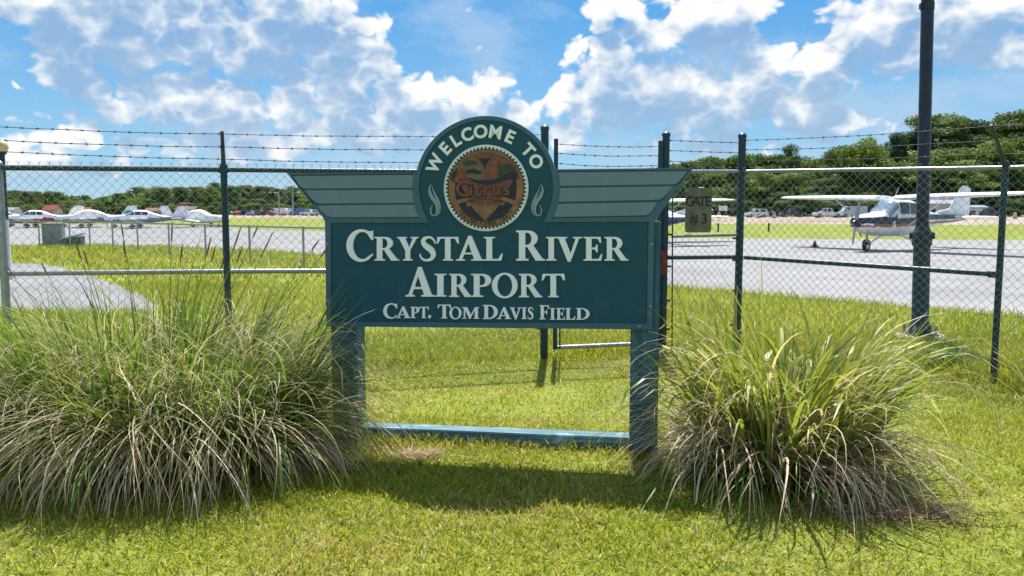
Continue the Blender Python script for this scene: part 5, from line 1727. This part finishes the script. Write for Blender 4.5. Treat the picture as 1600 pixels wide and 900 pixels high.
# orange barrels
for i, (px, py, lb_) in enumerate(((1183, 342.5, 'orange and white barrel in front of the white car'), (1208, 341.8, 'orange and white barrel between the corner post and dark cars'), (1122, 341.6, 'orange and white barrel just right of the gate sign'), (1524, 343.0, 'orange and white barrel behind the aircraft tailplane'), (1583, 343.2, 'orange and white barrel right of the leaning fence arm'))):
    Y = road_y(px) + 34
    g = Vector(((px - 800) / F * Y, Y, ROADZ))
    t = thing('traffic_barrel', lb_, 'traffic barrel', (g.x, g.y, ROADZ), 0, 'orange barrels along the far road')
    mb = MB(); mb.lathe([(.36, 0), (.36, .08), (.30, .10)], n=14); mb.build('base', MAT['rubber'], t)
    for k in range(4):
        mb = MB(); r0 = .30 - .018 * k; mb.lathe([(r0, .10 + .23 * k), (r0 - .01, .325 + .23 * k)], n=14); mb.build('band', MAT['barrel_orange' if k % 2 == 0 else 'barrel_white'], t, smooth=True)
    mb = MB(); mb.tube([(-.12, 0, 1.0), (-.1, 0, 1.1), (.1, 0, 1.1), (.12, 0, 1.0)], .02, 6); mb.build('handle', MAT['barrel_orange'], t)

# ------------------------------------------------------------------ buildings, poles and signs far off
def shed(label, px, py, w, d, h, roof_h, wall, roof, yaw=0.0, openings=3, name='building'):
    g = Vector(((px - 800) / F * py, py, 0))
    t = thing(name, label, 'building', (g.x, g.y, 0), yaw)
    mb = MB(); mb.box((0, 0, h / 2 - .1), (w, d, h + .2)); mb.build('wall', MAT[wall], t)
    o = .5
    mb = MB()
    e = [(-d / 2 - o, h - .05), (0, h + roof_h), (d / 2 + o, h - .05), (d / 2 + o, h + .12), (0, h + roof_h + .17), (-d / 2 - o, h + .12)]
    mb.loft([[Vector((x, y, z)) for (y, z) in e] for x in (-w / 2 - o, w / 2 + o)])
    mb.build('roof', MAT[roof], t)
    for x in (-w / 2 - .003, w / 2 + .003):
        mb = MB()
        mb.prism([Vector((x, -d / 2, h)), Vector((x, d / 2, h)), Vector((x, 0, h + roof_h))], (math.copysign(.05, x), 0, 0))
        mb.build('gable', MAT[wall], t)
    for k in range(openings):
        x = -w / 2 + w * (k + .5) / openings
        mb = MB(); mb.box((x, -d / 2 - .03, h * .5), (min(1.6, w / openings * .55), .06, h * .42)); f = mb.build('window', MAT['wall_white'], t)
        mb = MB(); mb.box((x, -d / 2 - .07, h * .5), (min(1.4, w / openings * .48), .04, h * .36)); mb.build('pane', MAT['dark_glass'], f)
    mb = MB(); mb.box((w * .08, -d / 2 - .04, h * .37), (1.0, .08, h * .74)); mb.build('door', MAT['roof_brown'], t)
    return t
shed('small white building far off at the left edge', 22, 318, 5.0, 5, 2.2, 1.0, 'wall_white', 'galv', R(4), 2)
shed('cream building with dark red roof, far off above the left aircraft', 86, 318, 4.6, 5, 2.2, 1.9, 'wall_cream', 'roof_red', R(-6), 2)
shed('long red-roofed building far off between two aircraft', 131, 318, 6.5, 5, 1.7, 1.5, 'wall_cream', 'roof_red', R(5), 3)
shed('brown-roofed building far off behind the red-topped fin', 247, 312, 6.5, 5, 1.9, 1.1, 'wall_cream', 'roof_brown', R(3), 3)
shed('low brown building with pale windows far off near the covered aircraft', 296, 306, 6.8, 5, 2.3, 1.2, 'roof_brown', 'roof_brown', R(-4), 3)
shed('pale hangar with shallow roof behind the striped aircraft', 1462, 190, 8.5, 6, 3.4, .9, 'wall_cream', 'galv', R(2), 3)
shed('white trailer-like building beyond the striped aircraft tail', 1507, 178, 6, 4, 2.5, .4, 'wall_white', 'galv', R(-3), 3)

def road_pt(px, back=30):
    Y = road_y(px) + back
    return Vector(((px - 800) / F * Y, Y, 0))
g = road_pt(438)
ts = thing('traffic_signal', 'traffic signal mast with a long arm, far off left of the sign', 'traffic signal', (g.x, g.y, 0))
kk = 1256 / g.y
hz = CAMZ + (331 - 302) / kk
mb = MB(); mb.tube([(0, 0, -.1), (0, 0, hz + .5)], [.20, .15], 10); mb.build('mast', MAT['galv'], ts, smooth=True)
mb = MB(); mb.tube([(0, 0, hz), (-24 / kk, 0, hz + .3)], [.14, .09], 8); mb.build('arm', MAT['galv'], ts, smooth=True)
for dx in (-9, -18):
    mb = MB(); mb.box((dx / kk, -.2, hz - .1), (.55, .35, 1.3)); sgn = mb.build('signal_head', MAT['rubber'], ts, bevel=.05)
g = road_pt(459.5)
sl_ = thing('street_light', 'tall grey street light with two heads, far off left of the sign', 'street light', (g.x, g.y, 0))
kk = 1256 / g.y; hz = CAMZ + (331 - 294) / kk
mb = MB(); mb.tube([(0, 0, -.1), (0, 0, hz)], [.24, .16], 10); mb.build('pole', MAT['galv'], sl_, smooth=True)
for (dx, dz) in ((1.0, .2), (7, -1.2)):
    mb = MB(); mb.tube([(0, 0, hz + dz - .3), (dx / kk, 0, hz + dz)], .08, 6); mb.build('bracket', MAT['galv'], sl_)
    mb = MB(); mb.box((dx / kk + .4, 0, hz + dz), (1.1, .5, .3)); mb.build('lamp_head', MAT['wall_white'], sl_, bevel=.08)

g = road_pt(1128, 45)
kk = 1256 / g.y
rs = thing('road_sign', 'small pale road sign board on posts, right of the gate sign', 'sign', (g.x, g.y, 0))
for x in (-.7, .7):
    mb = MB(); mb.box((x, 0, 1.2), (.12, .12, 2.6)); mb.build('post', MAT['barrel_orange'], rs)
mb = MB(); mb.box((0, -.1, 2.3), (1.7, .06, 1.0)); mb.build('board', MAT['barrel_white'], rs)
for (px, h) in ((1122, 1.0), (1201, 1.0)):
    g = ground(px, 362)
    mk = thing('marker_post', 'short black marker post in the grass strip, ' + ('behind the gate panel' if px < 1150 else 'right of the corner post'), 'marker post', (g.x, g.y, 0), 0, 'marker posts in the grass strip')
    mb = MB(); mb.lathe([(.07, -.05), (.07, .55), (.09, .58), (.09, .66), (.02, .70)], n=8); mb.build('shaft', MAT['rubber'], mk)
    mb = MB(); mb.lathe([(.13, -.02), (.13, .03), (.08, .05)], n=10); mb.build('base', MAT['rubber'], mk)

# ------------------------------------------------------------------ trees
def tree_meshes(seed, H, Wd, kind):
    """trunk and leafy crown for a tree H high and Wd wide; returns two meshes"""
    r = np.random.default_rng(seed)
    rr_ = random.Random(seed)
    mb = MB()
    th = H * (.55 if kind != 'pine' else .9)
    lean = Vector((rr_.uniform(-.04, .04) * H, rr_.uniform(-.04, .04) * H, 0))
    tr = H * .018
    mb.tube([Vector((0, 0, -.3)), lean * .4 + Vector((0, 0, th * .4)), lean * .8 + Vector((0, 0, th * .75)), lean + Vector((0, 0, th))], [tr * 1.25, tr, tr * .75, tr * .35], 7)
    blobs = []
    if kind == 'pine':
        nb = 12
        for i in range(nb):
            t = .52 + .48 * i / (nb - 1)
            a = rr_.uniform(0, 6.28); q = Wd * .30 * rr_.uniform(.25, 1.0) * (1.15 - t * .65)
            c = lean * t + Vector((q * math.cos(a), q * math.sin(a), H * t - H * .03))
            blobs.append((c, Wd * rr_.uniform(.14, .24), Wd * rr_.uniform(.09, .15)))
            mb.tube([lean * t * .95 + Vector((0, 0, H * min(t, .88) * .95)), c], [tr * .4, tr * .12], 4)
    else:
        nb = 30 if kind == 'oak' else 24
        for i in range(nb):
            t = rr_.uniform(.18, .97)
            env = math.sin(math.pi * min(1, max(0, (t - .05) / .97)) ** .8) ** .7
            a = rr_.uniform(0, 6.28); q = Wd * .40 * env * math.sqrt(rr_.uniform(.12, 1))
            c = lean * t + Vector((q * math.cos(a), q * math.sin(a), H * t))
            blobs.append((c, Wd * rr_.uniform(.07, .20), H * rr_.uniform(.035, .10)))
            if i % 2 == 0:
                b0 = lean * .6 + Vector((0, 0, min(th, H * t * .8) * .85))
                mb.tube([b0, lerp(b0, c, .5) + Vector((0, 0, .2)), c], [tr * .45, tr * .25, tr * .1], 4)
    V, C = [], []
    base = {'oak': [(.060, .115, .022), (.090, .150, .028), (.045, .090, .020)], 'pine': [(.032, .072, .026), (.048, .095, .032), (.026, .058, .022)], 'light': [(.12, .19, .026), (.16, .225, .035), (.09, .155, .024)], 'olive': [(.085, .13, .036), (.115, .155, .042), (.065, .105, .028)]}[kind]
    for (c, rx, rz) in blobs:
        n = int((430 if kind != 'pine' else 400) * min(1.3, max(.35, rx / Wd / .15)) * .8)
        d = r.normal(0, 1, (n, 3)); d /= np.linalg.norm(d, axis=1)[:, None]
        rad = r.uniform(.30, 1.08, n) ** .6 * np.where(r.random(n) < .15, 1.3, 1)
        p = np.array(c)[None] + d * rad[:, None] * np.array([rx, rx, rz])[None]
        s_ = r.uniform(.014, .031, n) * (H * .5 + 4)
        nrm = d + r.normal(0, .65, (n, 3)) + np.array([0, 0, .35]); nrm /= np.linalg.norm(nrm, axis=1)[:, None]
        t1 = np.cross(nrm, r.normal(0, 1, (n, 3))); t1 /= np.linalg.norm(t1, axis=1)[:, None]
        t2 = np.cross(nrm, t1)
        asp = r.uniform(.5, .9, n)[:, None]
        s_ = s_[:, None]
        q = np.stack([p - t1 * s_, p - t2 * s_ * asp * .6 + t1 * s_ * .2, p + t1 * s_, p + t2 * s_ * asp * .6 - t1 * s_ * .1], 1)
        V.append(q)
        col = np.array(base)[r.integers(0, 3, n)] * (1 + r.normal(0, .22, (n, 1))) * r.uniform(.8, 1.2)
        C.append(np.repeat(np.clip(col, .004, .4), 4, 0))
    V = np.concatenate(V).reshape(-1, 3)
    V[:, 2] = np.maximum(V[:, 2], .15)
    Q = np.arange(len(V)).reshape(-1, 4)
    return mb, V, Q, np.concatenate(C)

TREE_PROTO = {}
def tree_proto(key, seed, H, Wd, kind):
    mb, V, Q, C = tree_meshes(seed, H, Wd, kind)
    root = bpy.data.objects.new('tree', None)
    tk = mb.build('trunk', MAT['bark'], None, smooth=True)
    cr = np_mesh('crown', V, Q, MAT['leaf'], None, color=C)
    TREE_PROTO[key] = (tk, cr, H)
for i, (k, H, Wd, kind) in enumerate((('oakA', 14, 13, 'oak'), ('oakB', 13, 11, 'oak'), ('oakC', 15, 12, 'olive'), ('pineA', 24, 12, 'pine'), ('pineB', 26, 11, 'pine'), ('lightA', 12, 11, 'light'), ('lightB', 11, 12, 'light'), ('bushA', 6, 8, 'oak'), ('bushB', 5.5, 8, 'olive'))):
    tree_proto(k, 100 + i, H, Wd, kind)
NAMES = {'oak': 'oak_tree', 'pine': 'pine_tree', 'ligh': 'leafy_tree', 'bush': 'bush'}
first = {}
def plant(key, x, y, H, label, group, wid=1.0):
    tk, cr, H0 = TREE_PROTO[key]
    t = thing(NAMES[key[:-1][:4] if key[:-1] != 'oak' else 'oak'], label, 'bush' if key.startswith('bush') else 'tree', (x, y, 0), random.uniform(0, 6.28), group)
    s_ = H / H0
    t.scale = (s_ * wid, s_ * wid, s_)
    for src in (tk, cr):
        if key not in first:
            o = src
        else:
            o = src.copy(); COL.objects.link(o)
        o.parent = t
    first[key] = True
    return t
WOOD = {'oak': 'dark green tree', 'pine': 'tall dark pine', 'light': 'pale yellow-green tree', 'bush': 'low dark bush'}
def skyline(pts, x):
    xs, ys = zip(*pts)
    return float(np.interp(x, xs, ys))
RSKY = [(1040, 252), (1080, 248), (1120, 243), (1165, 240), (1200, 247), (1230, 247), (1260, 250), (1300, 238), (1345, 226), (1385, 230), (1420, 203), (1450, 184), (1480, 181), (1510, 192), (1540, 196), (1570, 186), (1600, 177), (1700, 172), (1800, 180)]
LSKY = [(-260, 300), (0, 301), (60, 299), (110, 304), (150, 311), (185, 303), (210, 297), (250, 293), (300, 293), (345, 288), (400, 293), (470, 294), (520, 297), (560, 300)]
def put(key, px, Y, ytop, label, group, wid=1.0):
    p = at(px, ytop, Y)
    return plant(key, p.x, Y, max(2.5, p.z * 1.04), label, group, wid)
def near_r(x):
    for lim, w in ((1112, 'above the gate sign'), (1165, 'left of the corner post'), (1215, 'just right of the corner post'), (1262, 'above the dark pickup'), (1300, 'above the white pickup'), (1345, 'right of the white pickup'), (1400, 'above the aircraft cabin'), (1432, 'just left of the light pole'), (1475, 'just right of the light pole'), (1520, 'above the aircraft fin'), (1562, 'left of the leaning fence arm'), (1605, 'right of the leaning fence arm')):
        if x < lim: return w
    return 'beyond the right edge'
def near_l(x):
    for lim, w in ((-6, 'beyond the left edge'), (32, 'right of the globe lamp'), (75, 'above the red-bellied aircraft'), (115, 'above the red-roofed building'), (160, 'above the white canopy cover'), (200, 'above the teal tail'), (240, 'above the clear cabin windows'), (280, 'above the red-topped fin'), (320, 'above the covered aircraft'), (349, 'left of the fence line post'), (385, 'right of the fence line post'), (425, 'left of the traffic signal'), (465, 'behind the street light'), (510, 'near the left sign tip')):
        if x < lim: return w
    return 'behind the sign'
kd = lambda key: WOOD[{'oak': 'oak', 'pin': 'pine', 'lig': 'light', 'bus': 'bush'}[key[:3]]]
gR, gL = 'trees of the wood beyond the far road on the right', 'trees of the far tree line on the left'
for x in np.arange(1075, 1652, 21):
    yt = skyline(RSKY, x) + random.uniform(-3, 9)
    key = random.choice(['pineA', 'pineB', 'oakC', 'oakA']) if x > 1405 else random.choice(['oakA', 'oakB', 'oakC', 'lightA'])
    put(key, x + random.uniform(-6, 6), random.uniform(252, 276), yt, kd(key) + ', back row of right wood, ' + near_r(x), gR, random.uniform(.9, 1.25))
for x in np.arange(1066, 1652, 25):
    yt = skyline(RSKY, x); yt = yt + (331 - yt) * random.uniform(.22, .48)
    key = random.choice(['oakA', 'oakB', 'lightA', 'lightB', 'oakC'])
    put(key, x + random.uniform(-8, 8), random.uniform(228, 244), yt, kd(key) + ', middle row of right wood, ' + near_r(x), gR, random.uniform(1.1, 1.5))
for x in np.arange(1060, 1652, 27):
    key = random.choice(['bushA', 'bushB', 'bushA'])
    put(key, x + random.uniform(-8, 8), random.uniform(214, 224), random.uniform(303, 316), kd(key) + ' below the right wood, ' + near_r(x), gR, random.uniform(1.1, 1.5))
put('oakB', 1231, 244, 231, 'dark round-topped tree standing clear above the right wood between two fence posts', gR, .62)
put('oakA', 1310, 244, 229, 'dark round-topped tree standing clear above the right wood over the white pickup', gR, .7)
put('lightB', 1352, 240, 222, 'bright yellow-green tree rising clear above the right wood, left of the light pole', gR, 1.1)
put('pineA', 1398, 250, 214, 'slim dark pine rising clear above the wood left of the light pole', gR, .8)
for x in np.arange(-14, 545, 18):
    yt = skyline(LSKY, x) + random.uniform(-3, 4)
    key = random.choice(['oakC', 'oakB', 'oakC', 'lightA', 'lightB'] if 180 < x else ['oakA', 'oakB', 'oakC', 'oakC', 'lightA'])
    put(key, x + random.uniform(-6, 6), random.uniform(345, 375), yt, kd(key) + ', far tree line on the left, ' + near_l(x), gL, random.uniform(1.0, 1.5))
for x in np.arange(-14, 545, 25):
    key = random.choice(['bushA', 'bushB', 'oakB', 'lightB'])
    put(key, x + random.uniform(-8, 8), random.uniform(328, 340), random.uniform(311, 321), kd(key) + ' below the left tree line, ' + near_l(x), gL, random.uniform(1.2, 1.7))
# behind the sign and off frame the belt of trees carries on as one mass
def tell_apart():
    by = {}
    for o in COL.objects:
        if o.get('group') in (gR, gL): by.setdefault(o['label'], []).append(o)
    for lab, os_ in by.items():
        if len(os_) in (2, 3):
            os_.sort(key=lambda o: o.location.x / o.location.y)
            for o, w in zip(os_, ('leftmost', 'middle', 'rightmost') if len(os_) == 3 else ('leftmost', 'rightmost')):
                o['label'] = w + ' ' + lab
tell_apart()
def woods():
    V, C = [], []
    n = 34000
    px = rng.uniform(-500, 2100, n)
    Yd = np.where(px < 800, rng.uniform(360, 395, n), rng.uniform(266, 304, n))
    Yd = np.where((px > 540) & (px < 1080), rng.uniform(300, 340, n), Yd)
    sky_ = np.interp(px, [a for a, b in LSKY] + [700, 900] + [a for a, b in RSKY], [b for a, b in LSKY] + [296, 285] + [b for a, b in RSKY])
    top = CAMZ + (331 - sky_) / F * Yd * .90
    z = top * rng.random(n) ** .8
    x = (px - 800) / F * Yd
    p = np.stack([x, Yd, z], -1)
    s_ = rng.uniform(.7, 1.7, n)[:, None]
    nrm = rng.normal(0, 1, (n, 3)) + np.array([0, -.8, .4]); nrm /= np.linalg.norm(nrm, axis=1)[:, None]
    t1 = np.cross(nrm, rng.normal(0, 1, (n, 3))); t1 /= np.linalg.norm(t1, axis=1)[:, None]
    t2 = np.cross(nrm, t1)
    q = np.stack([p - t1 * s_, p - t2 * s_ * .6, p + t1 * s_, p + t2 * s_ * .6], 1).reshape(-1, 3)
    q[:, 2] = np.maximum(q[:, 2], .02)
    c = np.repeat(mixcol([(.055, .10, .024), (.08, .135, .03), (.04, .075, .02)], n, .2), 4, 0)
    o = np_mesh('woods', q, np.arange(len(q)).reshape(-1, 4), MAT['leaf'], color=np.clip(c, .004, .3))
    tag(o, 'dense dark green woodland filling in behind the far rows of trees', 'woodland', kind='stuff')
woods()
